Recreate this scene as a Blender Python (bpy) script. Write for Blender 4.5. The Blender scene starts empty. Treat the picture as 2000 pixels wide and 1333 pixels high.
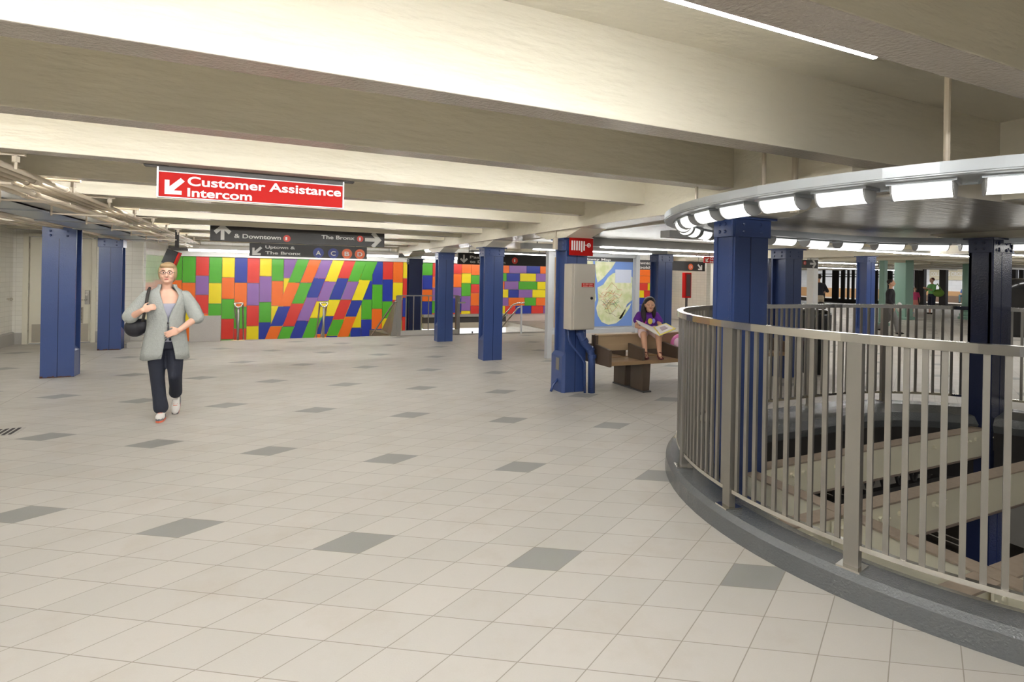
import bpy, bmesh, math, random
from math import sin, cos, pi, radians
from mathutils import Vector, Matrix, Euler
random.seed(7)
sc = bpy.context.scene
COL = sc.collection

# ---------------------------------------------------------------- camera
# world axes: +X runs along the ceiling beams, +Y along the rows of blue columns, Z up, floor at 0
AZ, ROLL = radians(24.2), -0.018
cd = bpy.data.cameras.new('camera')
cam = bpy.data.objects.new('camera', cd); COL.objects.link(cam)
fwd = Vector((sin(AZ), cos(AZ), 0)); r0 = Vector((cos(AZ), -sin(AZ), 0)); up0 = Vector((0, 0, 1))
rv = r0*cos(ROLL) - up0*sin(ROLL); uv = r0*sin(ROLL) + up0*cos(ROLL)
M = Matrix((( rv.x, uv.x, -fwd.x), (rv.y, uv.y, -fwd.y), (rv.z, uv.z, -fwd.z))).to_4x4()
M.translation = (0, 0, 1.6)
cam.matrix_world = M
cd.sensor_width = 36; cd.lens = 1052.05/2000*36; cd.shift_y = -0.0633
cd.clip_start = .05; cd.clip_end = 200
sc.camera = cam
# ---------------------------------------------------------------- world, exposure
w = bpy.data.worlds.new('world'); sc.world = w; w.use_nodes = True
w.node_tree.nodes['Background'].inputs[0].default_value = (1, .98, .96, 1)
w.node_tree.nodes['Background'].inputs[1].default_value = 0.14
vs = sc.view_settings
vs.view_transform = 'Standard'; vs.look = 'None'; vs.gamma = 1; vs.use_curve_mapping = False
vs.exposure = 0.72
TUBE = 46.0      # radiance of the fluorescent tubes
LENS = 2.4       # radiance of the prismatic ring lamps

# ---------------------------------------------------------------- materials
def srgb(r, g, b):
    f = lambda c: (c/255/12.92) if c/255 <= .04045 else ((c/255+.055)/1.055)**2.4
    return (f(r), f(g), f(b), 1)
def mat(name, col, rough=.5, metal=0, bump=0, bscale=40, var=0, vscale=3, stretch=None, coat=0, emit=0, spec=.5, bdist=.01, dirt=None, dscale=2.0, dlim=(.62,.75)):
    m = bpy.data.materials.new(name); m.use_nodes = True
    nt = m.node_tree; n = nt.nodes; L = nt.links; b = n['Principled BSDF']
    b.inputs['Base Color'].default_value = col; b.inputs['Roughness'].default_value = rough
    b.inputs['Metallic'].default_value = metal; b.inputs['Specular IOR Level'].default_value = spec
    if coat: b.inputs['Coat Weight'].default_value = coat; b.inputs['Coat Roughness'].default_value = .15
    if emit:
        b.inputs['Emission Color'].default_value = col; b.inputs['Emission Strength'].default_value = emit
    src = None
    if bump or var or dirt:
        tc = n.new('ShaderNodeTexCoord'); mp = n.new('ShaderNodeMapping')
        L.new(tc.outputs['Object'], mp.inputs[0])
        if stretch: mp.inputs['Scale'].default_value = stretch
        src = mp.outputs[0]
    cur = None
    if var:
        nz = n.new('ShaderNodeTexNoise'); nz.inputs['Scale'].default_value = vscale; nz.inputs['Detail'].default_value = 6
        L.new(src, nz.inputs['Vector'])
        mx = n.new('ShaderNodeMix'); mx.data_type = 'RGBA'
        mx.inputs[6].default_value = tuple(c*(1-var) for c in col[:3])+(1,); mx.inputs[7].default_value = tuple(min(1, c*(1+var)) for c in col[:3])+(1,)
        L.new(nz.outputs['Fac'], mx.inputs[0]); cur = mx.outputs[2]
    if dirt:
        nz = n.new('ShaderNodeTexNoise'); nz.inputs['Scale'].default_value = dscale; nz.inputs['Detail'].default_value = 9; nz.inputs['Roughness'].default_value = .7
        L.new(src, nz.inputs['Vector'])
        rp = n.new('ShaderNodeMapRange'); rp.inputs[1].default_value = dlim[0]; rp.inputs[2].default_value = dlim[1]
        L.new(nz.outputs['Fac'], rp.inputs[0])
        mx = n.new('ShaderNodeMix'); mx.data_type = 'RGBA'
        if cur: L.new(cur, mx.inputs[6])
        else: mx.inputs[6].default_value = col
        mx.inputs[7].default_value = dirt; L.new(rp.outputs[0], mx.inputs[0]); cur = mx.outputs[2]
    if cur: L.new(cur, b.inputs['Base Color'])
    if bump:
        nz = n.new('ShaderNodeTexNoise'); nz.inputs['Scale'].default_value = bscale; nz.inputs['Detail'].default_value = 5
        L.new(src, nz.inputs['Vector'])
        bp = n.new('ShaderNodeBump'); bp.inputs['Strength'].default_value = bump; bp.inputs['Distance'].default_value = bdist
        L.new(nz.outputs['Fac'], bp.inputs['Height']); L.new(bp.outputs[0], b.inputs['Normal'])
    return m
def emat(name, col, s):
    m = bpy.data.materials.new(name); m.use_nodes = True; nt = m.node_tree; nt.nodes.clear()
    e = nt.nodes.new('ShaderNodeEmission'); e.inputs[0].default_value = col; e.inputs[1].default_value = s
    o = nt.nodes.new('ShaderNodeOutputMaterial'); nt.links.new(e.outputs[0], o.inputs[0]); return m

CREAM = mat('cream_gloss_paint', srgb(224,217,198), .34, bump=.7, bscale=9, bdist=.02, stretch=(.35,1,1.6), var=.05, dirt=srgb(150,138,108), dscale=3.2, dlim=(.66,.8))
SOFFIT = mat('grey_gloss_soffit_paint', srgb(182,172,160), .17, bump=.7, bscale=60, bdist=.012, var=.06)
FLATC = mat('glossy_flat_ceiling_paint', srgb(194,188,176), .2, bump=.6, bscale=7, bdist=.02, stretch=(.35,3,1), var=.06, dirt=srgb(120,108,86), dscale=2.5, dlim=(.62,.8))
BLUE = mat('blue_gloss_enamel', srgb(50,69,118), .28, bump=.25, bscale=55, bdist=.006, var=.08, vscale=2, spec=.5)
NAVY = mat('shaded_blue_and_seams', srgb(30,38,68), .22, bump=.3, bscale=55, bdist=.006)  # the columns' blue darkened as if in shade; also colours the seams
RUST = mat('rusted_steel', srgb(82,52,38), .9, bump=.4, bscale=60)
STEEL = mat('brushed_stainless', srgb(146,142,135), .36, metal=.75, bump=.05, bscale=200, stretch=(1,1,.03))
BRIGHT = mat('polished_stainless', srgb(215,212,205), .16, metal=1)
GALV = mat('galvanised_grey_steel', srgb(176,181,184), .35, metal=.4, var=.06)
FASC = mat('grey_painted_fascia', srgb(190,195,198), .35, metal=.15)
GREY = mat('grey_channel_paint', srgb(150,150,148), .45)
DGREY = mat('dark_grey_metal', srgb(74,72,72), .5)
CURB = mat('charcoal_gloss_curb_paint', srgb(88,91,92), .14, bump=.8, bscale=90, bdist=.006, spec=.9, dirt=srgb(200,196,186), dscale=30, dlim=(.78,.8))
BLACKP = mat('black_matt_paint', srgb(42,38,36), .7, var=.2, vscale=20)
BLACKG = mat('black_gloss_plastic', srgb(24,24,25), .2)
SIGNBLK = mat('black_enamel_sign', srgb(36,33,31), .45)
SIGNRED = mat('red_enamel_sign', srgb(176,18,12), .6, spec=.2)
WHITE = mat('white_lettering', srgb(238,236,232), .4)
LGREY = mat('pale_grey_lettering', srgb(206,204,198), .4)
CIRR = mat('red_route_circle', srgb(196,56,42), .4)
CIRB = mat('blue_route_circle', srgb(44,54,128), .4)
CIRO = mat('orange_route_circle', srgb(216,96,44), .4)
GALVP = mat('pale_conduit_paint', srgb(200,188,168), .45)
PITC = mat('cream_pit_beam_paint', srgb(236,230,206), .5, bump=.2, bscale=20, bdist=.006, dirt=srgb(96,88,70), dscale=14, dlim=(.74,.78))
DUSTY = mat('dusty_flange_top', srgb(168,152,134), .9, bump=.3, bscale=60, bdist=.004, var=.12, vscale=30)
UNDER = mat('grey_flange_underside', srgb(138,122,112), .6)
DOORM = mat('cream_door_paint', srgb(222,216,196), .45)
BASEG = mat('grey_granite_base', srgb(168,164,156), .5, var=.08, vscale=60)
KICK = mat('brushed_kick_plate', srgb(172,164,148), .4, metal=.4)
TUBEM = emat('fluorescent_tube', (.985, .99, 1, 1), TUBE)
TUBEN = emat('near_fluorescent_tube', (.985, .99, 1, 1), 100)
TUBEF = emat('far_fluorescent_tube', (1, .99, .975, 1), 40)
TUBEL = emat('trough_fluorescent_tube', (1, .99, .965, 1), 15)
CORK = mat('cork_board', srgb(206,172,126), .9, bump=.3, bscale=200)
ALU = mat('pale_aluminium_frame', srgb(206,208,210), .35, metal=.2)
WOOD = mat('worn_oak', srgb(158,128,94), .38, bump=.2, bscale=30, stretch=(.08,1,1), var=.28, vscale=9, bdist=.004)
WOODB = mat('pale_worn_oak_back', srgb(176,152,120), .42, bump=.2, bscale=30, stretch=(.08,1,1), var=.2, vscale=9, bdist=.004)
WOODD = mat('dark_stained_oak', srgb(84,70,58), .4, bump=.2, bscale=30, stretch=(1,1,.1), var=.25, vscale=10, bdist=.004)
TEAL = mat('teal_green_enamel', srgb(126,160,144), .35, bump=.15, bscale=40)
SKIN = mat('fair_skin', srgb(218,172,148), .5)
SKIN2 = mat('warm_skin', srgb(206,158,128), .5)

def tile_mat(name, c, g, sx, sz, rough=.12, off=.5, gap=.004):
    m = mat(name, c, rough); nt = m.node_tree; n = nt.nodes; L = nt.links; b = n['Principled BSDF']
    tc = n.new('ShaderNodeTexCoord'); sp = n.new('ShaderNodeSeparateXYZ'); L.new(tc.outputs['Object'], sp.inputs[0])
    ad = n.new('ShaderNodeMath'); ad.operation = 'ADD'; L.new(sp.outputs[0], ad.inputs[0]); L.new(sp.outputs[1], ad.inputs[1])
    cb = n.new('ShaderNodeCombineXYZ'); L.new(ad.outputs[0], cb.inputs[0]); L.new(sp.outputs[2], cb.inputs[1])
    br = n.new('ShaderNodeTexBrick'); L.new(cb.outputs[0], br.inputs['Vector'])
    br.offset = off; br.inputs['Scale'].default_value = 1; br.inputs['Mortar Size'].default_value = gap
    br.inputs['Brick Width'].default_value = sx; br.inputs['Row Height'].default_value = sz
    br.inputs['Color1'].default_value = c; br.inputs['Color2'].default_value = tuple(v*.95 for v in c[:3])+(1,); br.inputs['Mortar'].default_value = g
    L.new(br.outputs[0], b.inputs['Base Color'])
    bp = n.new('ShaderNodeBump'); bp.inputs['Strength'].default_value = .35; bp.inputs['Distance'].default_value = .004; bp.invert = True
    L.new(br.outputs['Fac'], bp.inputs['Height']); L.new(bp.outputs[0], b.inputs['Normal'])
    return m
WTILE = tile_mat('white_glazed_wall_tile', srgb(232,228,216), srgb(206,200,186), .2, .1, .25, off=0, gap=.003)
STILE = tile_mat('glossy_white_wall_tile', srgb(236,234,228), srgb(208,204,196), .3, .15, .06)

def floor_mat():
    m = mat('rhombic_terrazzo_tile', srgb(196,188,176), .42, bump=.05, bscale=120); nt = m.node_tree; n = nt.nodes; L = nt.links; b = n['Principled BSDF']
    def math(op, a, c=None, val=None):
        x = n.new('ShaderNodeMath'); x.operation = op
        for i, q in enumerate((a, c)):
            if q is None: continue
            if isinstance(q, (int, float)): x.inputs[i].default_value = q
            else: L.new(q, x.inputs[i])
        return x.outputs[0]
    tc = n.new('ShaderNodeTexCoord'); sp = n.new('ShaderNodeSeparateXYZ'); L.new(tc.outputs['Object'], sp.inputs[0])
    X, Y = sp.outputs[0], sp.outputs[1]
    a1, a2 = -.128-AZ, -.128-AZ+pi/3
    la, lb = .2563*1.10345, .251*1.10345
    e = ((la*cos(a1), lb*cos(a2)), (la*sin(a1), lb*sin(a2)))
    det = e[0][0]*e[1][1]-e[0][1]*e[1][0]
    inv = ((e[1][1]/det, -e[0][1]/det), (-e[1][0]/det, e[0][0]/det))
    xo, yo = -1.0218*1.10345, 2.8188*1.10345
    ox = cos(AZ)*xo + sin(AZ)*yo; oy = -sin(AZ)*xo + cos(AZ)*yo
    dx = math('SUBTRACT', X, ox); dy = math('SUBTRACT', Y, oy)
    u = math('ADD', math('MULTIPLY', dx, inv[0][0]), math('MULTIPLY', dy, inv[0][1]))
    v = math('ADD', math('MULTIPLY', dx, inv[1][0]), math('MULTIPLY', dy, inv[1][1]))
    def line(q, wdt):
        fr = math('FRACT', math('ADD', q, 100.0)); d = math('ABSOLUTE', math('SUBTRACT', fr, .5))
        return math('GREATER_THAN', d, .5-wdt)
    gr = math('MAXIMUM', line(u, .009), line(v, .009))
    for s0 in (3.86, -2.83, 7.8):
        gr = math('MAXIMUM', gr, math('LESS_THAN', math('ABSOLUTE', math('SUBTRACT', X, s0)), .004))
    fu = math('FLOOR', math('ADD', u, 4000.0)); fv = math('FLOOR', math('ADD', v, 6000.0))
    dk = math('MULTIPLY', math('LESS_THAN', math('MODULO', fu, 4.0), .5), math('LESS_THAN', math('MODULO', fv, 6.0), .5))
    # per tile tone
    cb = n.new('ShaderNodeCombineXYZ'); L.new(fu, cb.inputs[0]); L.new(fv, cb.inputs[1])
    wn = n.new('ShaderNodeTexWhiteNoise'); wn.noise_dimensions = '2D'; L.new(cb.outputs[0], wn.inputs['Vector'])
    def mixc(f, A, B):
        x = n.new('ShaderNodeMix'); x.data_type = 'RGBA'
        if isinstance(f, (int, float)): x.inputs[0].default_value = f
        else: L.new(f, x.inputs[0])
        for i, q in ((6, A), (7, B)):
            if isinstance(q, tuple): x.inputs[i].default_value = q
            else: L.new(q, x.inputs[i])
        return x.outputs[2]
    base = mixc(wn.outputs[0], srgb(175,171,163), srgb(183,178,170))
    nz = n.new('ShaderNodeTexNoise'); nz.inputs['Scale'].default_value = 2.2; nz.inputs['Detail'].default_value = 8; nz.inputs['Roughness'].default_value = .65
    L.new(tc.outputs['Object'], nz.inputs['Vector'])
    rp = n.new('ShaderNodeMapRange'); rp.inputs[1].default_value = .52; rp.inputs[2].default_value = .8; L.new(nz.outputs['Fac'], rp.inputs[0])
    base = mixc(math('MULTIPLY', rp.outputs[0], .55), base, srgb(166,154,138))
    sp2 = n.new('ShaderNodeTexNoise'); sp2.inputs['Scale'].default_value = 260; L.new(tc.outputs['Object'], sp2.inputs['Vector'])
    base = mixc(math('MULTIPLY', sp2.outputs['Fac'], .22), base, srgb(150,142,130))
    base = mixc(dk, base, srgb(132,131,126))
    base = mixc(math('MULTIPLY', gr, .75), base, srgb(118,108,94))
    L.new(base, b.inputs['Base Color'])
    rr = math('ADD', .34, math('MULTIPLY', nz.outputs['Fac'], .25)); L.new(rr, b.inputs['Roughness'])
    return m
FLOOR = floor_mat()

def lens_mat():
    m = bpy.data.materials.new('lit_ribbed_lens'); m.use_nodes = True; nt = m.node_tree; n = nt.nodes; L = nt.links; n.clear()
    tc = n.new('ShaderNodeTexCoord'); sp = n.new('ShaderNodeSeparateXYZ'); L.new(tc.outputs['Object'], sp.inputs[0])
    mm = n.new('ShaderNodeMath'); mm.operation = 'MULTIPLY'; L.new(sp.outputs[2], mm.inputs[0]); mm.inputs[1].default_value = 700
    sn = n.new('ShaderNodeMath'); sn.operation = 'SINE'; L.new(mm.outputs[0], sn.inputs[0])
    mr = n.new('ShaderNodeMapRange'); L.new(sn.outputs[0], mr.inputs[0]); mr.inputs[1].default_value = -1; mr.inputs[2].default_value = 1; mr.inputs[3].default_value = LENS*.5; mr.inputs[4].default_value = LENS
    e = n.new('ShaderNodeEmission'); e.inputs[0].default_value = (1, .985, .93, 1); L.new(mr.outputs[0], e.inputs[1])
    o = n.new('ShaderNodeOutputMaterial'); L.new(e.outputs[0], o.inputs[0]); return m
LENSM = lens_mat()

# ---------------------------------------------------------------- mesh helpers
class MB:
    def __init__(s): s.v = []; s.f = []; s.mi = []; s.m = 0
    def add(s, vs_, fs, mi=None):
        o = len(s.v); s.v += [tuple(v) for v in vs_]; s.f += [tuple(i+o for i in f) for f in fs]; s.mi += [s.m if mi is None else mi]*len(fs); return s
    def box(s, x0, x1, y0, y1, z0, z1, mi=None):
        x0, x1 = min(x0, x1), max(x0, x1); y0, y1 = min(y0, y1), max(y0, y1); z0, z1 = min(z0, z1), max(z0, z1)
        return s.add([(x0,y0,z0),(x1,y0,z0),(x1,y1,z0),(x0,y1,z0),(x0,y0,z1),(x1,y0,z1),(x1,y1,z1),(x0,y1,z1)],
                     [(0,3,2,1),(4,5,6,7),(0,1,5,4),(1,2,6,5),(2,3,7,6),(3,0,4,7)], mi)
    def hexa(s, b, t, mi=None):
        return s.add(list(b)+list(t), [(0,3,2,1),(4,5,6,7),(0,1,5,4),(1,2,6,5),(2,3,7,6),(3,0,4,7)], mi)
    def prism(s, poly, z0, z1, mi=None):
        n = len(poly); a = [(x, y, z0) for x, y in poly]+[(x, y, z1) for x, y in poly]
        return s.add(a, [tuple(reversed(range(n))), tuple(range(n, 2*n))]+[(i, (i+1) % n, n+(i+1) % n, n+i) for i in range(n)], mi)
    def extr(s, poly, axis, a0, a1, mi=None):  # poly in the two other axes
        n = len(poly)
        def P(p, a): return (a, p[0], p[1]) if axis == 'x' else ((p[0], a, p[1]) if axis == 'y' else (p[0], p[1], a))
        return s.add([P(p, a0) for p in poly]+[P(p, a1) for p in poly], [tuple(reversed(range(n))), tuple(range(n, 2*n))]+[(i, (i+1) % n, n+(i+1) % n, n+i) for i in range(n)], mi)
    def cone(s, p0, p1, r0, r1=None, n=12, mi=None, cap=True):
        r1 = r0 if r1 is None else r1
        p0, p1 = Vector(p0), Vector(p1); d = (p1-p0).normalized(); a = d.orthogonal().normalized(); b = d.cross(a)
        vs_ = [p0+(a*cos(2*pi*i/n)+b*sin(2*pi*i/n))*r0 for i in range(n)]+[p1+(a*cos(2*pi*i/n)+b*sin(2*pi*i/n))*r1 for i in range(n)]
        fs = [(i, (i+1) % n, n+(i+1) % n, n+i) for i in range(n)]
        if cap: fs += [tuple(reversed(range(n))), tuple(range(n, 2*n))]
        return s.add(vs_, fs, mi)
    def tube(s, pts, r, n=8, mi=None, closed=False):
        pts = [Vector(p) for p in pts]; N = len(pts); rings = []
        ref = None
        for i, p in enumerate(pts):
            if closed: t = (pts[(i+1) % N]-pts[i-1]).normalized()
            else: t = (pts[min(i+1, N-1)]-pts[max(i-1, 0)]).normalized()
            if ref is None: ref = t.orthogonal().normalized()
            a = (ref - t*ref.dot(t)).normalized(); ref = a; b = t.cross(a)
            rr = r[i] if isinstance(r, (list, tuple)) else r
            rings.append([p+(a*cos(2*pi*k/n)+b*sin(2*pi*k/n))*rr for k in range(n)])
        vs_ = [v for q in rings for v in q]; fs = []
        for i in range(N if closed else N-1):
            j = (i+1) % N
            for k in range(n): fs.append((i*n+k, i*n+(k+1) % n, j*n+(k+1) % n, j*n+k))
        if not closed: fs += [tuple(reversed(range(n))), tuple((N-1)*n+k for k in range(n))]
        return s.add(vs_, fs, mi)
    def sph(s, c, r, n=10, mi=None, rot=None):
        if not isinstance(r, (tuple, list)): r = (r, r, r)
        vs_ = []; fs = []; c = Vector(c); m = n
        for i in range(1, m):
            for k in range(2*n):
                v = Vector((r[0]*sin(pi*i/m)*cos(pi*k/n), r[1]*sin(pi*i/m)*sin(pi*k/n), r[2]*cos(pi*i/m)))
                if rot: v = rot @ v
                vs_.append(c+v)
        tp = Vector((0, 0, r[2])); 
        if rot: tp = rot @ tp
        vs_ += [c+tp, c-tp]; K = 2*n; T = len(vs_)-2; B = T+1
        for i in range(m-2):
            for k in range(K): fs.append((i*K+k, (i+1)*K+k, (i+1)*K+(k+1) % K, i*K+(k+1) % K))
        for k in range(K): fs.append((T, k, (k+1) % K)); fs.append((B, (m-2)*K+(k+1) % K, (m-2)*K+k))
        return s.add(vs_, fs, mi)
    def caps(s, p0, p1, r0, r1=None, n=8):
        r1 = r0 if r1 is None else r1
        s.cone(p0, p1, r0, r1, n*2); s.sph(p0, r0, n); s.sph(p1, r1, n); return s
    def loft(s, rings, n=20, mi=None):  # rings (cx,cy,cz,rx,ry)
        vs_ = []; fs = []
        for cx, cy, cz, rx, ry in rings:
            for k in range(n): vs_.append((cx+rx*cos(2*pi*k/n), cy+ry*sin(2*pi*k/n), cz))
        for i in range(len(rings)-1):
            for k in range(n): fs.append((i*n+k, i*n+(k+1) % n, (i+1)*n+(k+1) % n, (i+1)*n+k))
        fs += [tuple(reversed(range(n))), tuple((len(rings)-1)*n+k for k in range(n))]
        return s.add(vs_, fs, mi)
    def lathe(s, prof, c=(0, 0), n=32, mi=None):
        vs_ = []; fs = []
        for r, z in prof:
            for k in range(n): vs_.append((c[0]+r*cos(2*pi*k/n), c[1]+r*sin(2*pi*k/n), z))
        for i in range(len(prof)-1):
            for k in range(n): fs.append((i*n+k, i*n+(k+1) % n, (i+1)*n+(k+1) % n, (i+1)*n+k))
        fs += [tuple(reversed(range(n))), tuple((len(prof)-1)*n+k for k in range(n))]
        return s.add(vs_, fs, mi)
    def build(s, name, m, parent=None, smooth=False, local=False, bevel=0, remesh=0, sm=0, subs=0, solid=0):
        me = bpy.data.meshes.new(name)
        off = Vector((0, 0, 0))
        if parent is not None and not local:
            off = wloc(parent)
        me.from_pydata([tuple(Vector(v)-off) for v in s.v], [], s.f)
        bm = bmesh.new(); bm.from_mesh(me); bmesh.ops.recalc_face_normals(bm, faces=bm.faces); bm.to_mesh(me); bm.free()
        for q in (m if isinstance(m, (list, tuple)) else [m]): me.materials.append(q)
        for p, i in zip(me.polygons, s.mi): p.material_index = i
        if smooth: me.shade_smooth() if hasattr(me, 'shade_smooth') else [setattr(p, 'use_smooth', True) for p in me.polygons]
        o = bpy.data.objects.new(name, me); COL.objects.link(o)
        if parent is not None: o.parent = parent
        if solid:
            d = o.modifiers.new('solid', 'SOLIDIFY'); d.thickness = solid; d.offset = 0
        if remesh:
            d = o.modifiers.new('remesh', 'REMESH'); d.mode = 'VOXEL'; d.voxel_size = remesh; d.use_smooth_shade = True
            if sm: d = o.modifiers.new('smooth', 'SMOOTH'); d.factor = .6; d.iterations = sm
        if bevel:
            d = o.modifiers.new('bevel', 'BEVEL'); d.width = bevel; d.segments = 2; d.limit_method = 'ANGLE'
        if subs:
            d = o.modifiers.new('subsurf', 'SUBSURF'); d.levels = subs; d.render_levels = subs
        return o
def wloc(o):
    v = Vector(o.location)
    while o.parent is not None: o = o.parent; v += Vector(o.location)
    return v
def tag(o, label=None, cat=None, group=None, kind=None):
    if label: o['label'] = label
    if cat: o['category'] = cat
    if group: o['group'] = group
    if kind: o['kind'] = kind
    return o
def thing(name, label, cat, loc=(0, 0, 0), rz=0, group=None):
    o = bpy.data.objects.new(name, None); COL.objects.link(o); o.location = loc; o.rotation_euler = (0, 0, rz); o.empty_display_size = .1
    return tag(o, label, cat, group)
def struct(name, mb, m, label=None, **k):
    o = mb.build(name, m, **k); o['kind'] = 'structure'
    if label: o['label'] = label
    return o
def dup(root, loc, rz=None, label=None, group=None):
    r = root.copy(); COL.objects.link(r); r.location = loc
    if rz is not None: r.rotation_euler = (0, 0, rz)
    if label: r['label'] = label
    if group: r['group'] = group
    for ch in list(root.children):
        c = ch.copy(); COL.objects.link(c); c.parent = r
        for g in ch.children:
            d = g.copy(); COL.objects.link(d); d.parent = c
    return r
def B1(*a): return MB().box(*a)

# text standing in an XZ plane facing -Y (towards the camera side); x0 left, zb baseline, cap height, total width
def text(body, x0, y, zb, cap, width, m, parent, thick=.012, name='lettering'):
    cu = bpy.data.curves.new(name, 'FONT'); cu.body = body; cu.size = cap/.73; cu.offset = cap*.03; cu.extrude = .001
    cu.materials.append(m)
    o = bpy.data.objects.new(name, cu); COL.objects.link(o)
    bpy.context.view_layer.update()
    wd = max(.001, o.dimensions.x)
    o.rotation_euler = (pi/2, 0, 0)
    off = wloc(parent) if parent is not None else Vector((0, 0, 0))
    o.location = Vector((x0, y, zb))-off; o.scale = (width/wd, 1, 1)
    me = bpy.data.meshes.new_from_object(o.evaluated_get(bpy.context.evaluated_depsgraph_get()))
    mx = min(v.co.x for v in me.vertices)
    for v in me.vertices: v.co.x -= mx
    q = bpy.data.objects.new(name, me); COL.objects.link(q)
    q.location, q.rotation_euler, q.scale = o.location.copy(), o.rotation_euler.copy(), o.scale.copy()
    bpy.data.objects.remove(o); bpy.data.curves.remove(cu)
    if parent is not None: q.parent = parent
    return q
def arrow_mb(cx, cz, size, ang, y, th=.004):
    # arrow pointing +x rotated by ang in the XZ plane
    P = [(-.5,-.11),(.14,-.11),(-.12,-.37),(.09,-.52),(.55,0),(.09,.52),(-.12,.37),(.14,.11),(-.5,.11)]
    q = []
    for a, b in P:
        q.append((cx+size*(a*cos(ang)-b*sin(ang)), cz+size*(a*sin(ang)+b*cos(ang))))
    return MB().extr(q, 'y', y, y-th)
def corner_arrow(cx, cz, s, y, fx=1):  # diagonal arrow whose head is an L at the lower corner (fx=1 lower left, -1 lower right)
    mb = MB(); t = s*.24
    L = [(-s/2,-s/2),(s/2*.75,-s/2),(s/2*.75,-s/2+t),(-s/2+t*1.9,-s/2+t),(s/2+t*.1,s/2-t*.75),(s/2-t*.75,s/2+t*.05),(-s/2+t,-s/2+t*1.9),(-s/2+t,s/2*.7),(-s/2,s/2*.7)]
    return mb.extr([(cx+fx*a, cz+b) for a, b in L], 'y', y, y-.004)
def disc(cx, cz, r, y, th=.004, rx=None):
    rx = rx or r
    return MB().extr([(cx+rx*cos(2*pi*k/28), cz+r*sin(2*pi*k/28)) for k in range(28)], 'y', y, y-th)
# ================================================================ SETTING
CX0, CX1, CYC = 4.78, 6.2, 2.27        # the oval opening: two half circles joined by straights
def oval(R, n=48):
    p = []
    for k in range(n+1):
        a = pi/2 + pi*k/n; p.append((CX0+R*cos(a), CYC+R*sin(a)))
    for k in range(n+1):
        a = -pi/2 + pi*k/n; p.append((CX1+R*cos(a), CYC+R*sin(a)))
    return p
def oval_len(R): return 2*pi*R + 2*(CX1-CX0)
def oval_at(R, d):   # arclength from the left end (x minimum), going toward -Y (anticlockwise)
    L = oval_len(R); d = d % L; q = pi*R/2; st = CX1-CX0
    if d < q: a = pi + d/R; return (CX0+R*cos(a), CYC+R*sin(a)), a
    d -= q
    if d < st: return (CX0+d, CYC-R), 1.5*pi
    d -= st
    if d < 2*q: a = 1.5*pi + d/R; return (CX1+R*cos(a), CYC+R*sin(a)), a
    d -= 2*q
    if d < st: return (CX1-d, CYC+R), pi/2
    d -= st
    a = pi/2 + d/R; return (CX0+R*cos(a), CYC+R*sin(a)), a
def band(prof, m, name, n=96, closed=True, **k):
    # sweep a closed profile [(R offset, z)] around the oval
    mb = MB(); N = 2*(n//2+1); rings = [oval(r, n//2) for r, z in prof]; P = len(prof)
    vs_ = []
    for j, (r, z) in enumerate(prof):
        for (x, y) in rings[j]: vs_.append((x, y, z))
    fs = []
    K = len(rings[0])
    for j in range(P if closed else P-1):
        j2 = (j+1) % P
        for i in range(K): fs.append((j*K+i, j*K+(i+1) % K, j2*K+(i+1) % K, j2*K+i))
    mb.add(vs_, fs); return mb.build(name, m, **k)

# floor with the oval opening
RIN = 1.78
bm = bmesh.new()
outer = [(-7, -5), (60, -5), (60, 45), (7.7, 45), (7.7, 13.6), (7.0, 13.6), (-2.62, 14.0), (-2.62, 14.4), (-7, 14.4)]
outer = [(-7, -5), (40.8, -5), (40.8, 45), (22, 45), (22, 17.5), (7.7, 17.5), (7.7, 13.62), (4.6, 13.75), (2.9, 13.98), (-2.62, 14.0), (-2.62, 14.4), (-7, 14.4)]
def loop(pts):
    vs_ = [bm.verts.new((x, y, 0)) for x, y in pts]
    return [bm.edges.new((vs_[i], vs_[(i+1) % len(vs_)])) for i in range(len(vs_))]
es = loop(outer)+loop(oval(RIN, 48))
bmesh.ops.triangle_fill(bm, edges=es, use_beauty=True)
bmesh.ops.recalc_face_normals(bm, faces=bm.faces)
for f in bm.faces:
    if f.normal.z < 0: f.normal_flip()
me = bpy.data.meshes.new('floor'); bm.to_mesh(me); bm.free(); me.materials.append(FLOOR)
fl = bpy.data.objects.new('floor', me); COL.objects.link(fl); fl['kind'] = 'structure'

# ceiling slabs and beams
ZS, ZC = 2.38, 2.83
struct('ceiling', B1(-7, 5.1, -6, 17.5, ZC, ZC+.2), CREAM)
PB = [1.11+1.185*k for k in range(-5, 14)]
def beam(x0, x1, yc, z0=ZS, z1=ZC+.02, hw=.08, name='ceiling_beam', label=None):
    mb = MB(); mb.box(x0, x1, yc-hw, yc+hw, z0, z1)
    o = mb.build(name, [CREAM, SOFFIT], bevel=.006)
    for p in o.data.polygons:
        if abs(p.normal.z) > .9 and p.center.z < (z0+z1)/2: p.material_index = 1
    o['kind'] = 'structure'
    return o
for y in PB: beam(-7, 3.6 if y > 2.4 else 5.05, y)
def girder(xc, y0, y1, z0=2.14, hw=.26, z1=2.85, ys=()):
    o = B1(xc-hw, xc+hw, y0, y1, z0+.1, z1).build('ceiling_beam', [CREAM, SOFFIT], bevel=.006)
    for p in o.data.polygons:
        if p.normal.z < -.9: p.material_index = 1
    o['kind'] = 'structure'
    # haunches sloping down onto each column
    for y in ys:
        P = [(y-.75, z0+.12), (y-.28, z0), (y+.28, z0), (y+.75, z0+.12)]
        MBX = MB().extr(P, 'x', xc-.19, xc+.19); struct('ceiling_beam', MBX, CREAM)
girder(3.83, 2.38, 17.5, ys=(3.5, 6.62, 9.6, 12.6, 15.6))
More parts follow.
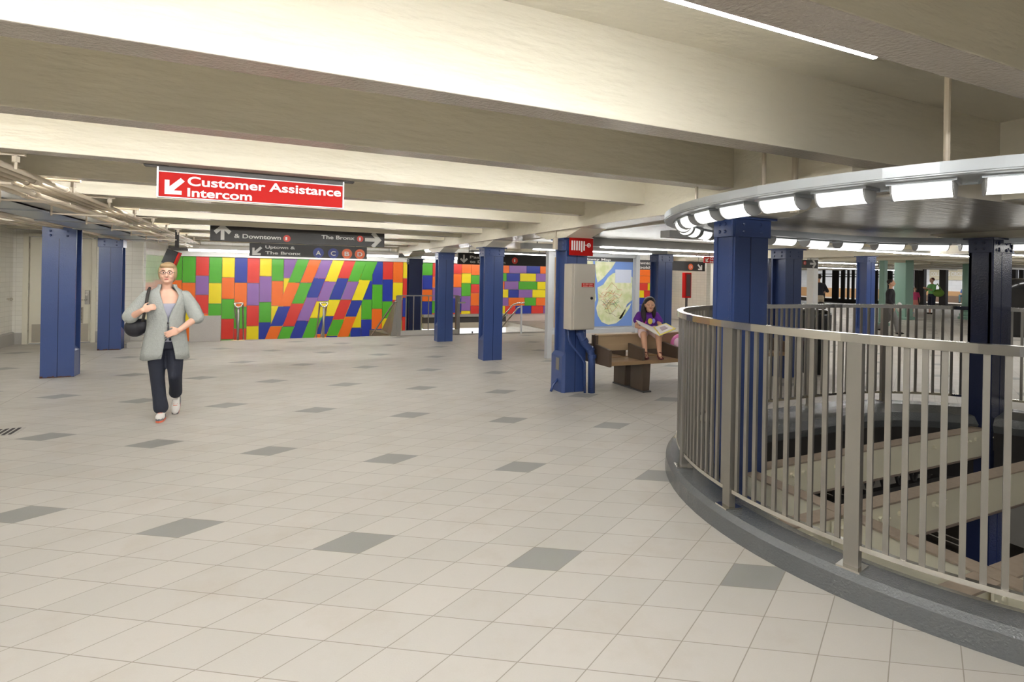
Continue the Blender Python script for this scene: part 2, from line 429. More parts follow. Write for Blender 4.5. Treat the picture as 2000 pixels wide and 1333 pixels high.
girder(-2.83, 4.4, 14.4, z0=2.2, hw=.2, ys=(10.03, 13.05))
# flat glossy ceiling over the opening
struct('ceiling', MB().box(4.05, 8.2, 2.2, 8.6, 2.225, 2.34).box(5.45, 8.2, -6, 2.2, 2.225, 2.34), FLATC)
struct('ceiling_beam', B1(5.03, 5.5, -6, 2.25, 2.24, ZC), CREAM)
struct('ceiling', B1(4.05, 8.2, 8.6, 17.5, 2.5, 2.6), CREAM)
girder(7.85, -6, 17.5, ys=(3.5, 6.35, 9.4, 12.4))
struct('ceiling', B1(8.1, 41, -6, 45, 2.95, 3.1), CREAM)
for k in range(-3, 17):
    yy = 3.2+1.9*k
    beam(8.1, 41 if yy > 3 else 20, yy, 2.5, 2.97, .12)
for xg, z0 in ((14.35, 2.3), (20.3, 2.42), (27.5, 2.5), (34.5, 2.6), (40.6, 2.72)):
    mb = B1(xg-.2, xg+.2, -5, 44, z0, 2.97); struct('ceiling_beam', mb, CREAM)

# left tiled walls and the door
struct('wall_left', B1(-4.95, -4.85, 3, 14.5, 0, ZC), WTILE)
struct('baseboard_left', MB().extr([(-4.85, 0), (-4.80, 0), (-4.80, .235), (-4.835, .26), (-4.85, .26)], 'y', 6, 14.4), BASEG)
struct('wall_back', MB().box(-4.85, -4.66, 14.4, 14.55, 0, ZC).box(-3.46, -2.6, 14.4, 14.55, 0, ZC).box(-4.66, -3.46, 14.4, 14.55, 2.32, ZC), WTILE)
struct('baseboard_back', MB().box(-3.44, -2.66, 14.37, 14.4, 0, .24).box(-4.85, -4.68, 14.37, 14.4, 0, .24), BASEG)
struct('wall_side', B1(-2.66, -2.56, 14.5, 17.6, -3, ZC), STILE)
struct('baseboard_side', B1(-2.6, -2.54, 14.02, 17.4, -.02, .24), BASEG)
d = thing('door_1', 'cream steel service door behind the two left blue columns', 'door', (-4.06, 14.4, 0)); d['kind'] = 'structure'
MB().box(-4.68, -4.59, 14.36, 14.5, 0, 2.32).box(-3.52, -3.44, 14.36, 14.5, 0, 2.32).box(-4.59, -3.52, 14.36, 14.5, 2.25, 2.32).build('door_frame', DOORM, d, bevel=.004)
B1(-4.58, -3.53, 14.40, 14.45, .012, 2.24).build('door_leaf', DOORM, d, bevel=.003)
B1(-4.53, -3.57, 14.393, 14.4, .03, .41).build('kick_plate', KICK, d)
lv = B1(-3.98, -3.66, 14.385, 14.4, .415, .77).build('louvre', KICK, d)
mb = MB()
for k in range(11): mb.box(-3.96, -3.68, 14.378, 14.386, .435+.03*k, .45+.03*k)
mb.build('louvre_slats', DGREY, lv)
lk = MB().box(-3.635, -3.55, 14.375, 14.4, .83, 1.13).build('lock_plate', STEEL, d, bevel=.004)
MB().cone((-3.6, 14.38, 1.04), (-3.6, 14.35, 1.04), .022, n=16).build('lock_cylinder', BRIGHT, lk)
MB().tube([(-3.6, 14.38, .925), (-3.6, 14.33, .925), (-3.64, 14.32, .925), (-3.79, 14.32, .925)], .012).build('lever_handle', BRIGHT, lk, smooth=True)
for z in (.34, 1.2, 2.06): MB().cone((-4.585, 14.375, z-.06), (-4.585, 14.375, z+.06), .014).build('hinge', KICK, d)
B1(-4.0, -3.86, 14.36, 14.4, 2.18, 2.2).build('latch_cover', BLACKG, d)

k1 = MB().cone((-4.85, 14.15, .95), (-4.80, 14.15, .95), .02, .03, 12).sph((-4.79, 14.15, .95), .035, 8).build('wall_doorstop', BRIGHT, smooth=True)
tag(k1, 'small metal knob on the white tiled wall at far left', 'doorstop')
tag(MB().box(-2.64, -2.56, 13.75, 13.83, 0, .06).cone((-2.56, 13.9, 0), (-2.56, 13.9, .42), .022).cone((-2.46, 13.9, 0), (-2.46, 13.9, .42), .022).sph((-2.56, 13.9, .42), .022).sph((-2.46, 13.9, .42), .022).build('pipe_stub', ALU), 'pair of short white pipe stubs at the end of the tiled wall', 'pipe')
s_ = thing('concrete_step', 'small grey block step behind the second blue column', 'step', (-2.5, 13.3, 0))
B1(-2.62, -2.36, 13.1, 13.6, 0, .12).build('block', BASEG, s_, bevel=.01); B1(-2.62, -2.4, 13.35, 13.75, .12, .2).build('upper_block', BASEG, s_, bevel=.01)

# stairwell behind the floor edge
struct('wall_mural', B1(-2.7, 22, 17.5, 17.7, -3.2, 2.75), STILE)
struct('trim_glow', B1(-2.6, 15.2, 17.3, 17.5, 2.0, 2.12), WHITE)  # white strip paints the glow along the top of the mural
struct('trim_2', B1(-2.6, 7.6, 13.98, 14.1, -.35, -.005), BASEG)
struct('wall_stairwell', MB().box(7.66, 7.8, 13.6, 17.5, -3.2, -.01).box(-2.6, 7.8, 14.0, 14.1, -3.2, -.36), WTILE)
struct('floor_lower', B1(-3, 8, 14, 17.6, -3.3, -3.2), BASEG)
# abstract coloured wall panel: plain coloured blocks
PAL = [mat('mural_red', srgb(222,58,46), .3), mat('mural_orange', srgb(248,118,34), .3), mat('mural_yellow', srgb(248,226,28), .3),
       mat('mural_green', srgb(86,178,44), .3), mat('mural_blue', srgb(40,58,160), .3), mat('mural_violet', srgb(148,106,176), .3)]
JOINT = mat('mural_joint', srgb(214,196,186), .5)
rs = random.Random(5)
mb = MB(); last = [0]; YM = [17.44]
def cell(q, c):
    mb.add([(x, YM[0], z) for x, z in q]+[(x, 17.49, z) for x, z in q], [(0,1,2,3), (4,7,6,5), (0,4,5,1), (1,5,6,2), (2,6,7,3), (3,7,4,0)], c)
def stripe(x0, x1, z0, z1, lean=0, step=(.36, .62)):
    prev = -1; z = z1; g = .006
    while z > z0+.02:
        h = rs.uniform(*step); zz = max(z0, z-h)
        c = rs.choice([i for i in range(6) if i != prev and i != last[0]]); prev = c
        a, b = lean*(z-z1), lean*(zz-z1)
        cell([(x0+b+g, zz+g), (x1+b-g, zz+g), (x1+a-g, z-g), (x0+a+g, z-g)], c); z = zz
    last[0] = prev
def course(x0, x1, z0, z1, step=(.4, .9)):
    prev = -1; x = x0; g = .006
    while x < x1-.02:
        h = rs.uniform(*step); xx = min(x1, x+h)
        c = rs.choice([i for i in range(6) if i != prev]); prev = c
        cell([(x+g, z0+g), (xx-g, z0+g), (xx-g, z1-g), (x+g, z1-g)], c); x = xx
x = -2.55
while x < 4.6: stripe(x, x+.325, -1.2, 2.0, step=(.5, .78)); x += .325
XR = x
YM[0] = 17.425
x = .75
while x < 3.0: stripe(x, x+.34, -1.2, 2.0, lean=.36, step=(.5, .72)); x += .34
YM[0] = 17.44
x = XR
while x < 6.9: stripe(x, x+.34, .28, 2.0, step=(.3, .5)); x += .34
XS = x
z = 2.0
while z > .3: course(XS, 14.8, z-.29, z); z -= .29
mu = mb.build('mural_panel', PAL)
tag(mu, 'long wall panel of bright coloured blocks behind the stairs', 'mural')
jb = B1(-2.56, 14.82, 17.48, 17.5, -1.22, 2.0).build('backing', JOINT, mu)
# lower opening under the right part of the panel, shade and light in the colours
ow = thing('service_ledge', 'grey ledge with dark strip as gap shade and white glowing panel as lit recess under the coloured panel', 'ledge', (5.6, 17.3, 0))
B1(XR, 7.6, 17.2, 17.5, .2, .28).build('ledge', BASEG, ow); B1(XR, 7.6, 17.36, 17.42, .0, .2).build('gap_shade_panel', DGREY, ow)  # dark panel paints the shaded gap under the ledge
B1(XR, 7.6, 17.2, 17.4, -.18, .0).build('lower_ledge', mat('beige_ledge', srgb(196,186,166), .6), ow)
B1(XR, 7.6, 17.36, 17.42, -1.2, -.18).build('glow_panel', emat('recess_glow', (1, 1, .98, 1), .9), ow)  # glowing panel stands in for light from the lower passage
MB().box(5.2, 7.5, 17.22, 17.34, -.52, -.46).box(6.3, 6.34, 17.26, 17.3, -.46, -.3).build('bench_bar', BLACKG, ow)

pw = B1(-1.62, -1.0, 13.88, 14.0, 0, .58).build('low_parapet', mat('speckled_grey_granite', srgb(158,152,146), .4, var=.15, vscale=90), bevel=.006)
tag(pw, 'low grey granite parapet at the left head of the stairs', 'parapet')

def handrail(x, y, tilt, label):
    h = thing('stair_handrail', label, 'handrail', (x, y, 0))
    MB().cone((x, y, 0), (x, y, .78), .028, n=14).build('post', STEEL, h, smooth=True)
    for sx in (-.085, .085):
        MB().tube([(x+sx, y-.02, .86), (x+sx, y+.08, .86), (x+sx*.8+tilt*.4, y+1.0, .2), (x+sx*.6+tilt, y+2.4, -.9)], .02).build('rail', BRIGHT, h, smooth=True)
    MB().tube([(x-.085, y-.02, .86), (x-.06, y-.02, .79), (x, y-.02, .765), (x+.06, y-.02, .79), (x+.085, y-.02, .86)], .02).build('end_loop', BRIGHT, h, smooth=True)
    MB().cone((x-.085, y-.02, .865), (x+.085, y-.02, .865), .016).build('end_bar', BRIGHT, h)
    B1(x-.14, x+.14, y-.03, y+.03, 0, .012).build('base_strip', mat('brass_strip', srgb(222,206,160), .4), h)
handrail(-.65, 13.93, .0, 'first double stair handrail in front of the mural, beside the granite parapet')
handrail(1.22, 13.93, .0, 'second double stair handrail in front of the mural, middle of the wide stairs')
def landing_rail():
    h = thing('landing_railing', 'grey bar railing around the stair landing between the blue columns', 'railing', (3.9, 13.85, 0))
    B1(3.0, 4.66, 13.84, 13.88, 1.03, 1.06).build('top_rail', STEEL, h); B1(3.1, 4.66, 13.83, 13.89, .02, .14).build('kerb', BASEG, h)
    for i in range(8): B1(3.22+.2*i, 3.245+.2*i, 13.85, 13.87, .14, 1.03).build('baluster', STEEL, h)
    B1(3.0, 3.12, 13.84, 14.0, 0, 1.04).build('newel_post', STEEL, h); B1(4.6, 4.7, 13.84, 13.96, 0, 1.04).build('newel_post', STEEL, h)
    MB().prism([(2.98, 13.9), (3.1, 13.9), (3.0, 15.6), (2.6, 15.6)], -.6, .0).build('stringer', STEEL, h)
    MB().hexa([(2.86, 13.9, 0), (3.08, 13.9, 0), (3.0, 16, -1.2), (2.9, 16, -1.2)], [(3.0, 13.9, 1.0), (3.08, 13.9, 1.0), (3.0, 16, -.2), (2.95, 16, -.2)]).build('side_panel', STEEL, h)
    MB().tube([(2.98, 13.84, .88), (2.94, 13.9, .88), (2.6, 15.2, -.1)], .022).build('handrail', BRIGHT, h)
    B1(4.62, 4.84, 13.82, 13.86, .84, .88).build('rail_end', BRIGHT, h)
landing_rail()
h = thing('stair_handrail', 'slanting stair handrail right of the middle blue columns', 'handrail', (6.36, 13.6, 0))
MB().cone((6.42, 13.6, -.03), (6.42, 13.6, .8), .025).build('post', ALU, h)
MB().tube([(6.5, 13.58, .86), (6.3, 13.58, .86), (6.2, 13.7, .8), (5.85, 14.6, -.1), (5.5, 15.5, -1)], .022).build('rail', BRIGHT, h, smooth=True)
MB().tube([(6.42, 13.6, .76), (6.34, 13.66, .72), (6.1, 14.6, -.1), (5.9, 15.5, -1)], .02).build('lower_rail', BRIGHT, h, smooth=True)

# right part: pale tiled walls, pier
struct('wall_far', B1(14.9, 15.1, 15.4, 17.5, 0, 2.75), WTILE)
struct('wall_pier', B1(17.12, 17.36, 12.7, 12.95, 0, 2.5), mat('white_panel', srgb(240,240,238), .3))
struct('wall_panel', B1(15.6, 18.6, 17.3, 17.5, 0, 2.4), mat('pale_wall', srgb(222,216,202), .3))
struct('wall_lintel', B1(14.8, 21, 17.1, 17.5, 2.28, 2.75), CREAM)
# ================================================================ COLUMNS
def column(xc, y0, label, z0=0, z1=2.14, w=.38, dpt=.28, pos=None, boot=True, rust=False, m=BLUE, rivets=True, cap=True):
    t = thing('steel_column', label, 'column', (xc, y0, z0))
    x0, x1 = xc-w/2, xc+w/2; e = .03
    B1(x0, x1, y0, y0+e, z0, z1).build('front_plate', m, t, bevel=.003)
    B1(x0, x1, y0+dpt-e, y0+dpt, z0, z1).build('back_plate', m, t, bevel=.003)
    B1(xc-.12, xc+.12, y0+e, y0+dpt-e, z0, z1).build('web', m, t)
    B1(xc-.004, xc+.004, y0-.0025, y0, z0, z1-.17).build('seam', NAVY, t)
    if boot:
        mb = MB()
        for sx in (-1, 1):
            a, b = (xc-w/2+.004, xc-.11) if sx < 0 else (xc+.11, xc+w/2-.004)
            o0 = a if sx < 0 else b; i0 = b if sx < 0 else a
            mb.hexa([(a, y0+e, z0), (b, y0+e, z0), (b, y0+dpt-e, z0), (a, y0+dpt-e, z0)],
                    [(a, y0+e, z0+.38), (b, y0+e, z0+.48), (b, y0+dpt-e, z0+.48), (a, y0+dpt-e, z0+.38)] if sx < 0 else
                    [(a, y0+e, z0+.48), (b, y0+e, z0+.38), (b, y0+dpt-e, z0+.38), (a, y0+dpt-e, z0+.48)])
        mb.build('boot', m, t)
    if cap:
        MB().box(x0-.015, x1+.015, y0-.014, y0, z1-.17, z1).box(x0-.015, x0, y0, y0+dpt, z1-.17, z1).box(x1, x1+.015, y0, y0+dpt, z1-.17, z1).box(x0-.07, x1+.05, y0-.05, y0+dpt+.03, z1-.02, z1).build('cap_plate', m, t, bevel=.003)
    if rivets:
        mb = MB()
        for xx in (xc-.1, xc+.1):
            for zz in (z1-.06, z1-.125): mb.sph((xx, y0-.014, zz), (.016, .012, .016), 5)
        for yy in (y0+.07, y0+dpt-.07):
            for zz in (z1-.06, z1-.125): mb.sph((x0-.015, yy, zz), (.012, .016, .016), 5)
        k = z0+.55
        while k < z1-.22:
            mb.sph((x0+.004, y0+.03, k), (.007, .009, .009), 4); mb.sph((x1-.004, y0+.03, k), (.007, .009, .009), 4); k += .075
        mb.build('rivets', m, t)
    if rust:
        rr = random.Random(int(xc*10)+3); mb = MB(); x = x0
        while x < x1-.02:
            d_ = rr.uniform(.02, .06); hgt = rr.uniform(.004, .028); mb.box(x, min(x+d_, x1), y0-.002, y0+.001, z0, z0+hgt); x += d_
        mb.build('rust_patch', RUST, t)
    return t
column(-2.81, 9.88, 'blue steel column in front of the cream door, standing nearer than its twin', z1=2.2, rust=True, w=.4, cap=False)
column(-2.87, 12.93, 'blue steel column at the right edge of the cream door', z1=2.2, rust=True)
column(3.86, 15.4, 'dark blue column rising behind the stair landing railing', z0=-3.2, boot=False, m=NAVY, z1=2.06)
column(3.86, 12.45, 'blue column just in front of the stair landing railing')
column(3.87, 9.44, 'blue column left of the corkboard case, standing alone on the open floor')
column(7.87, 9.35, 'blue column behind the reading girl, right of the map case')
column(7.93, 6.24, 'blue column behind the far end of the wooden bench')
column(14.37, 9.02, 'bright blue column beyond the oval railing, near the teal columns', w=.34, z1=2.3)
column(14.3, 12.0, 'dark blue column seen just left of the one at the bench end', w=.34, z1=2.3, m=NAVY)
cr = column(3.76, 3.38, 'big blue column rising through the oval opening at its left end', z0=-4, w=.42, dpt=.2, boot=False)
MB().box(3.56, 3.6, 3.36, 3.6, -4, 2.12).build('corner_angle', BLUE, cr)
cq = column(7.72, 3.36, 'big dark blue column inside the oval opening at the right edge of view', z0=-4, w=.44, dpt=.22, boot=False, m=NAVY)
MB().box(7.5, 7.54, 3.34, 3.58, -4, 2.12).build('corner_angle', NAVY, cq)
mb = MB()
for xx in (7.55, 7.62, 7.78, 7.88):
    for zz in (2.08, 2.0): mb.sph((xx, 3.345, zz), (.02, .014, .02), 5)
mb.build('bolt_heads', NAVY, cq)

# column with the hose cabinet
c5 = column(3.9, 6.48, 'blue column carrying the fire hose cabinet beside the bench', w=.34, dpt=.3, rivets=True)
MB().hexa([(3.70, 6.5, 0), (3.74, 6.47, 0), (3.74, 6.78, 0), (3.70, 6.8, 0)], [(3.70, 6.5, .5), (3.74, 6.47, .56), (3.74, 6.78, .56), (3.70, 6.8, .5)]).build('side_casing', BLUE, c5)
B1(3.694, 3.70, 6.57, 6.66, .3, .47).build('access_plate', STEEL, c5)
CAB = mat('satin_cabinet_steel', srgb(192,185,172), .42, metal=.3, bump=.1, bscale=12, var=.05)
hc = thing('hose_cabinet', 'tall grey steel fire hose cabinet hung on the blue column', 'cabinet', (3.86, 6.3, .88))
B1(3.69, 4.06, 6.26, 6.46, .89, 1.785).build('cabinet_body', CAB, hc, bevel=.006)
dr = B1(3.725, 4.055, 6.245, 6.26, .9, 1.775).build('cabinet_door', CAB, hc, bevel=.004)
MB().cone((4.0, 6.246, 1.32), (4.0, 6.238, 1.32), .02, n=16).build('keyhole', BLACKG, dr)
lb = MB().box(3.84, 4.03, 6.24, 6.246, 1.47, 1.525).build('warning_sticker', SIGNRED, dr)
MB().box(3.855, 3.885, 6.238, 6.241, 1.504, 1.517).box(3.895, 3.945, 6.238, 6.241, 1.504, 1.517).box(3.955, 4.01, 6.238, 6.241, 1.504, 1.517).box(3.855, 3.93, 6.238, 6.241, 1.478, 1.491).box(3.945, 4.01, 6.238, 6.241, 1.478, 1.491).build('worn_print', mat('worn_pink_print', srgb(226,160,150), .6), dr)
hs = thing('hanging_sign', 'small red fire hose symbol sign above the hose cabinet', 'sign', (3.88, 6.35, 2.2))
B1(3.70, 4.07, 6.34, 6.36, 1.9, 2.15).build('sign_panel', SIGNRED, hs); B1(3.69, 4.08, 6.33, 6.37, 2.15, 2.21).build('top_channel', DGREY, hs)
B1(3.70, 4.07, 6.335, 6.34, 2.14, 2.15).build('white_line', WHITE, hs)
mb = MB()
for k in range(6): mb.box(3.725+.038*k, 3.745+.038*k, 6.334, 6.34, 1.97-(.02 if k == 4 else 0), 2.1)
mb.box(3.94, 3.97, 6.334, 6.34, 2.04, 2.048).box(3.97, 4.03, 6.334, 6.34, 2.041, 2.047).box(3.997, 4.003, 6.334, 6.34, 2.015, 2.075)
mb.tube([(4.0+.026*cos(a*pi/8), 6.337, 2.044+.026*sin(a*pi/8)) for a in range(16)], .004, 6, closed=True)
mb.build('hose_symbol', WHITE, hs)
sp_ = thing('standpipe', 'blue standpipe bending down beside the hose cabinet column', 'pipe', (4.05, 6.4, 0))
MB().tube([(3.93, 6.4, .86), (3.93, 6.39, .8), (3.97, 6.38, .7), (4.07, 6.37, .6), (4.1, 6.37, .52), (4.105, 6.37, 0)], .05, 14).build('pipe', BLUE, sp_, smooth=True)
MB().cone((4.105, 6.37, .48), (4.105, 6.37, .53), .062, n=16).cone((3.96, 6.385, .74), (3.99, 6.38, .69), .062, n=16).cone((4.06, 6.37, .62), (4.085, 6.37, .58), .06, n=16).cone((3.93, 6.4, .84), (3.93, 6.4, .8), .062, n=16).build('coupling', BLUE, sp_, smooth=False)
cb_ = MB().tube([(3.74, 6.41, .9), (3.74, 6.4, .78), (3.78, 6.4, .68), (3.93, 6.39, .52), (4.0, 6.39, .42), (4.01, 6.39, 0)], .017, 8).build('thin_conduit', BLUE, smooth=True)
tag(cb_, 'thin blue conduit snaking down the hose cabinet column to the floor', 'pipe')
cb_ = MB().tube([(3.72, 6.62, .18), (3.64, 6.62, .1), (3.6, 6.62, 0)], .02, 8).build('conduit_elbow', BLUE, smooth=True)
tag(cb_, 'short blue conduit elbow at the left foot of the hose cabinet column', 'pipe')
vp = thing('hanging_box', 'cream pull box on a thin pipe beside the top of the hose cabinet column', 'box', (3.62, 6.6, 2.0))
MB().cone((3.62, 6.6, 2.15), (3.62, 6.6, 2.4), .014).build('pipe', GALVP, vp); MB().box(3.59, 3.65, 6.57, 6.63, 1.98, 2.15).build('box_body', GALVP, vp, bevel=.012)

# ================================================================ OVAL OPENING: kerb, pit, railing, ring of lamps
ck = band([(2.17, 0), (2.165, .105), (2.13, .135), (1.96, .13), (1.79, .07), (1.76, -.02), (1.78, -.1), (1.95, -.1), (2.0, -.02), (2.1, -.02)], CURB, 'oval_kerb', smooth=False)
tag(ck, 'glossy charcoal painted kerb around the oval opening', 'kerb')
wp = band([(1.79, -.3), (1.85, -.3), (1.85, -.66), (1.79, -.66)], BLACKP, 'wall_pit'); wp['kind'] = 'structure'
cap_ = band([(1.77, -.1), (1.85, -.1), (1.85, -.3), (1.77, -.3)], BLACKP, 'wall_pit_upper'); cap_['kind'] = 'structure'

RP = 2.07; LP = oval_len(RP)
rl = thing('oval_railing', 'curved stainless steel railing around the oval opening', 'railing', (5.46, 2.33, .13))
def ovalring(R, z0, z1, w_, name, m):
    return band([(R-w_/2, z0), (R+w_/2, z0), (R+w_/2, z1), (R-w_/2, z1)], m, name, parent=rl)
ovalring(RP, 1.29, 1.335, .05, 'top_rail', BRIGHT); ovalring(RP, .235, .26, .03, 'bottom_rail', BRIGHT)
def bar_mesh(w_, z0, z1):
    return MB().box(-w_/2, w_/2, -w_/2, w_/2, z0, z1)
# posts: stations measured along the oval from its left end
near = [.47+.8*k for k in range(-1, 8)]
farp = [-1.06, -1.85, -2.6, -3.4, -4.29, -5.45, -6.5, -7.5]
posts = sorted(near+farp)
bars = []
NB = 10
for p_, q_ in zip(posts, posts[1:]):
    nb = NB if q_-p_ < 1.6 else 22
    for j in range(1, nb+1): bars.append(p_+(q_-p_)*j/(nb+1))
nb = 18; q_ = posts[0]+LP
for j in range(1, nb+1): bars.append(posts[-1]+(q_-posts[-1])*j/(nb+1))
off = wloc(rl)
pm = bm_ = None
pmesh = MB().box(-.022, .022, -.035, .035, 0, 1.16).build('post', STEEL, rl, local=True)
plate = MB().box(-.06, .06, -.055, .055, 0, .014).build('base_plate', BRIGHT, pmesh, local=True)
def place(o, d, z):
    (x, y), a = oval_at(RP, d); o.location = (x-off.x, y-off.y, z-off.z); o.rotation_euler = (0, 0, a)
place(pmesh, posts[0], .13)
for d_ in posts[1:]:
    o = pmesh.copy(); COL.objects.link(o); place(o, d_, .13); q = plate.copy(); COL.objects.link(q); q.parent = o
bmesh0 = MB().box(-.008, .008, -.0125, .0125, 0, 1.04).build('baluster', STEEL, rl, local=True)
# those that show largest: near side and left end
def camdist(d):
    (x, y), a = oval_at(RP, d); v = Vector((x, y, 0)); return v.length if (x*cos(AZ)-y*sin(AZ))/(x*sin(AZ)+y*cos(AZ)) < 1.02 else 99
order = sorted(bars, key=camdist)
place(bmesh0, order[0], .255)
for d_ in order[1:99]:
    o = bmesh0.copy(); COL.objects.link(o); place(o, d_, .255)
mb = MB()
for d_ in order[99:]:
    (x, y), a = oval_at(RP, d_); c, s = cos(a), sin(a)
    q = [(x+c*u-s*v, y+s*u+c*v) for u, v in ((-.008,-.0125), (.008,-.0125), (.008,.0125), (-.008,.0125))]
    mb.prism(q, .255, 1.295)
o = mb.build('distant_balusters', STEEL, rl); o['kind'] = 'stuff'

# lamp ring
RR = 2.2
rg = thing('lamp_ring', 'suspended grey metal oval ring above the railing that carries the lamps', 'ring', (5.46, 2.33, 2.09))
fo = band([(RR, 2.09), (RR+.012, 2.09), (RR+.012, 2.15), (RR-.06, 2.16), (RR-.06, 2.15), (RR, 2.145)], FASC, 'fascia', parent=rg, n=64)
ta = band([(RR-.32, 2.09), (RR+.0, 2.085), (RR+.015, 2.098), (RR-.32, 2.1)], GALV, 'underside_tray', parent=rg, n=96)
inr = band([(RR-.34, 2.085), (RR-.32, 2.085), (RR-.32, 2.15), (RR-.34, 2.15)], GALV, 'inner_band', parent=rg, n=96)
for (x, y) in ((2.95, 1.98), (3.1, 2.9), (3.35, 3.1), (3.05, 3.9), (4.1, 4.42), (6.2, 4.55)):
    pass
for nm, (x, y) in enumerate(((2.88, 1.47), (3.0, 2.6), (3.49, 2.75), (3.26, 3.5))):
    MB().cone((x, y, 2.1), (x, y, ZC), .014 if nm != 2 else .022, n=10).cone((x, y, 2.1), (x, y, 2.13), .03).build('hanger_rod', GALVP, rg)
LR = oval_len(RR-.17); NL = 36
def halfcyl(r, hl, n=14, t0=0, t1=pi, zc=0):
    mb = MB(); P = [(r*cos(t0+(t1-t0)*k/n), zc-r*sin(t0+(t1-t0)*k/n)) for k in range(n+1)]
    mb.extr(P, 'y', -hl, hl); return mb
LPOS = [.05+.34*k for k in range(-8, 14)]+[-3.17, -3.72, -4.27, -4.86, -5.42, -5.92, -6.4, -6.88, -7.36, -7.84, -8.32]
def mklamp(hl, lab):
    lm = thing('bulkhead_lamp', lab, 'lamp', (0, 0, 0), group='ring lamps under the oval canopy')
    halfcyl(.066, hl, zc=0).build('lens', LENSM, lm, local=True, smooth=False)
    for y0, y1 in ((hl, hl+.008), (-hl-.008, -hl)): MB().extr([(.072*cos(pi*k/14), -.074*sin(pi*k/14)+.004) for k in range(15)], 'y', y0, y1).build('end_plate', GREY, lm, local=True)
    MB().box(-.085, .085, -hl-.02, hl+.02, .0, .016).build('backplate', GALV, lm, local=True)
    return lm
def lampplace(o, d):
    (x, y), a = oval_at(RR-.15, d); o.location = (x, y, 2.072); o.rotation_euler = (0, 0, a)
LA = 'short ribbed half round lamp under the near and left curve of the oval ring'; LF = 'longer ribbed half round lamp under the far side of the oval ring'
lamps = [mklamp(.115, LA)]+[None]*21
lampplace(lamps[0], LPOS[0])
for d_ in LPOS[1:22]: lampplace(dup(lamps[0], (0, 0, 0)), d_)
l2 = mklamp(.165, LF); lampplace(l2, LPOS[22])
for d_ in LPOS[23:]: lampplace(dup(l2, (0, 0, 0)), d_)

# pit beams
def ibeam_x(x0, x1, yc, zt=-.05, dep=.32, w_=.13, label=''):
    t = thing('pit_beam', label, 'beam', ((x0+x1)/2, yc, zt-dep))
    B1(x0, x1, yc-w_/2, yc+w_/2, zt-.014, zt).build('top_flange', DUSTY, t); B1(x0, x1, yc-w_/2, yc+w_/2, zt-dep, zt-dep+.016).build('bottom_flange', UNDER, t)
    B1(x0, x1, yc-.055, yc+.055, zt-dep+.016, zt-.014).build('web', PITC, t)
    mb = MB()
    for xx in (x0+.35, x0+.95, x1-1.0, x1-.35):
        mb.cone((xx, yc-.055, zt-.1), (xx, yc-.075, zt-.1), .022, n=6); mb.cone((xx, yc-.075, zt-.1), (xx, yc-.095, zt-.1), .01, n=6)
        mb.cone((xx+.16, yc-.055, zt-.1), (xx+.16, yc-.075, zt-.1), .022, n=6)
    mb.build('bolts', PITC, t); return t
ibeam_x(3.98, 7.5, 3.45, label='cream steel cross beam joining the two big columns in the pit')
ibeam_x(3.88, 8.0, 2.57, label='cream steel cross beam crossing the middle of the pit')
ibeam_x(3.88, 8.0, 1.66, label='cream steel cross beam nearest the viewer in the pit')
ibeam_x(3.05, 3.72, 2.57, label='short cream steel stub beam left of the long pit beam, at its middle')
ibeam_x(3.05, 3.72, 1.66, label='short cream steel stub beam left of the long pit beam, at the near end')
ibeam_x(7.95, 8.6, 3.45, label='cream steel stub beam right of the dark blue pit column')
t = thing('pit_beam', 'long cream steel beam running from the big left column toward the viewer in the pit', 'beam', (3.8, 1.9, -.37))
B1(3.73, 3.87, .0, 3.38, -.064, -.05).build('top_flange', DUSTY, t); B1(3.73, 3.87, 0, 3.38, -.37, -.354).build('bottom_flange', UNDER, t); B1(3.745, 3.855, 0, 3.38, -.354, -.064).build('web', PITC, t)
for yb in (2.57, 1.66):
    B1(3.6, 3.745, yb-.085, yb-.07, -.35, -.07).build('angle_plate', PITC, t)
    mb = MB()
    for zz in (-.12, -.2, -.29): mb.sph((3.69, yb-.088, zz), (.017, .012, .017), 5); mb.sph((3.62, yb-.088, zz), (.014, .01, .014), 5)
    mb.build('rivets', PITC, t)
mb = MB()
for yy in (3.3, 3.2):
    for zz in (-.1, -.17, -.24, -.31): mb.sph((3.745, yy, zz), (.012, .017, .017), 5)
mb.build('rivets', PITC, t)
lg = thing('lattice_girder', 'black lattice girder glimpsed below the pit beams', 'girder', (9, 5.2, -1.6))
B1(5, 14, 5.15, 5.25, -1.22, -1.14).build('top_chord', BLACKP, lg); B1(5, 14, 5.15, 5.25, -1.66, -1.56).build('bottom_chord', BLACKP, lg)
mb = MB()
for k in range(24):
    x = 5+.37*k; mb.cone((x, 5.2, -1.6), (x+.185, 5.2, -1.18), .03, n=6); mb.cone((x+.185, 5.2, -1.18), (x+.37, 5.2, -1.6), .03, n=6)
mb.build('lattice', BLACKP, lg)
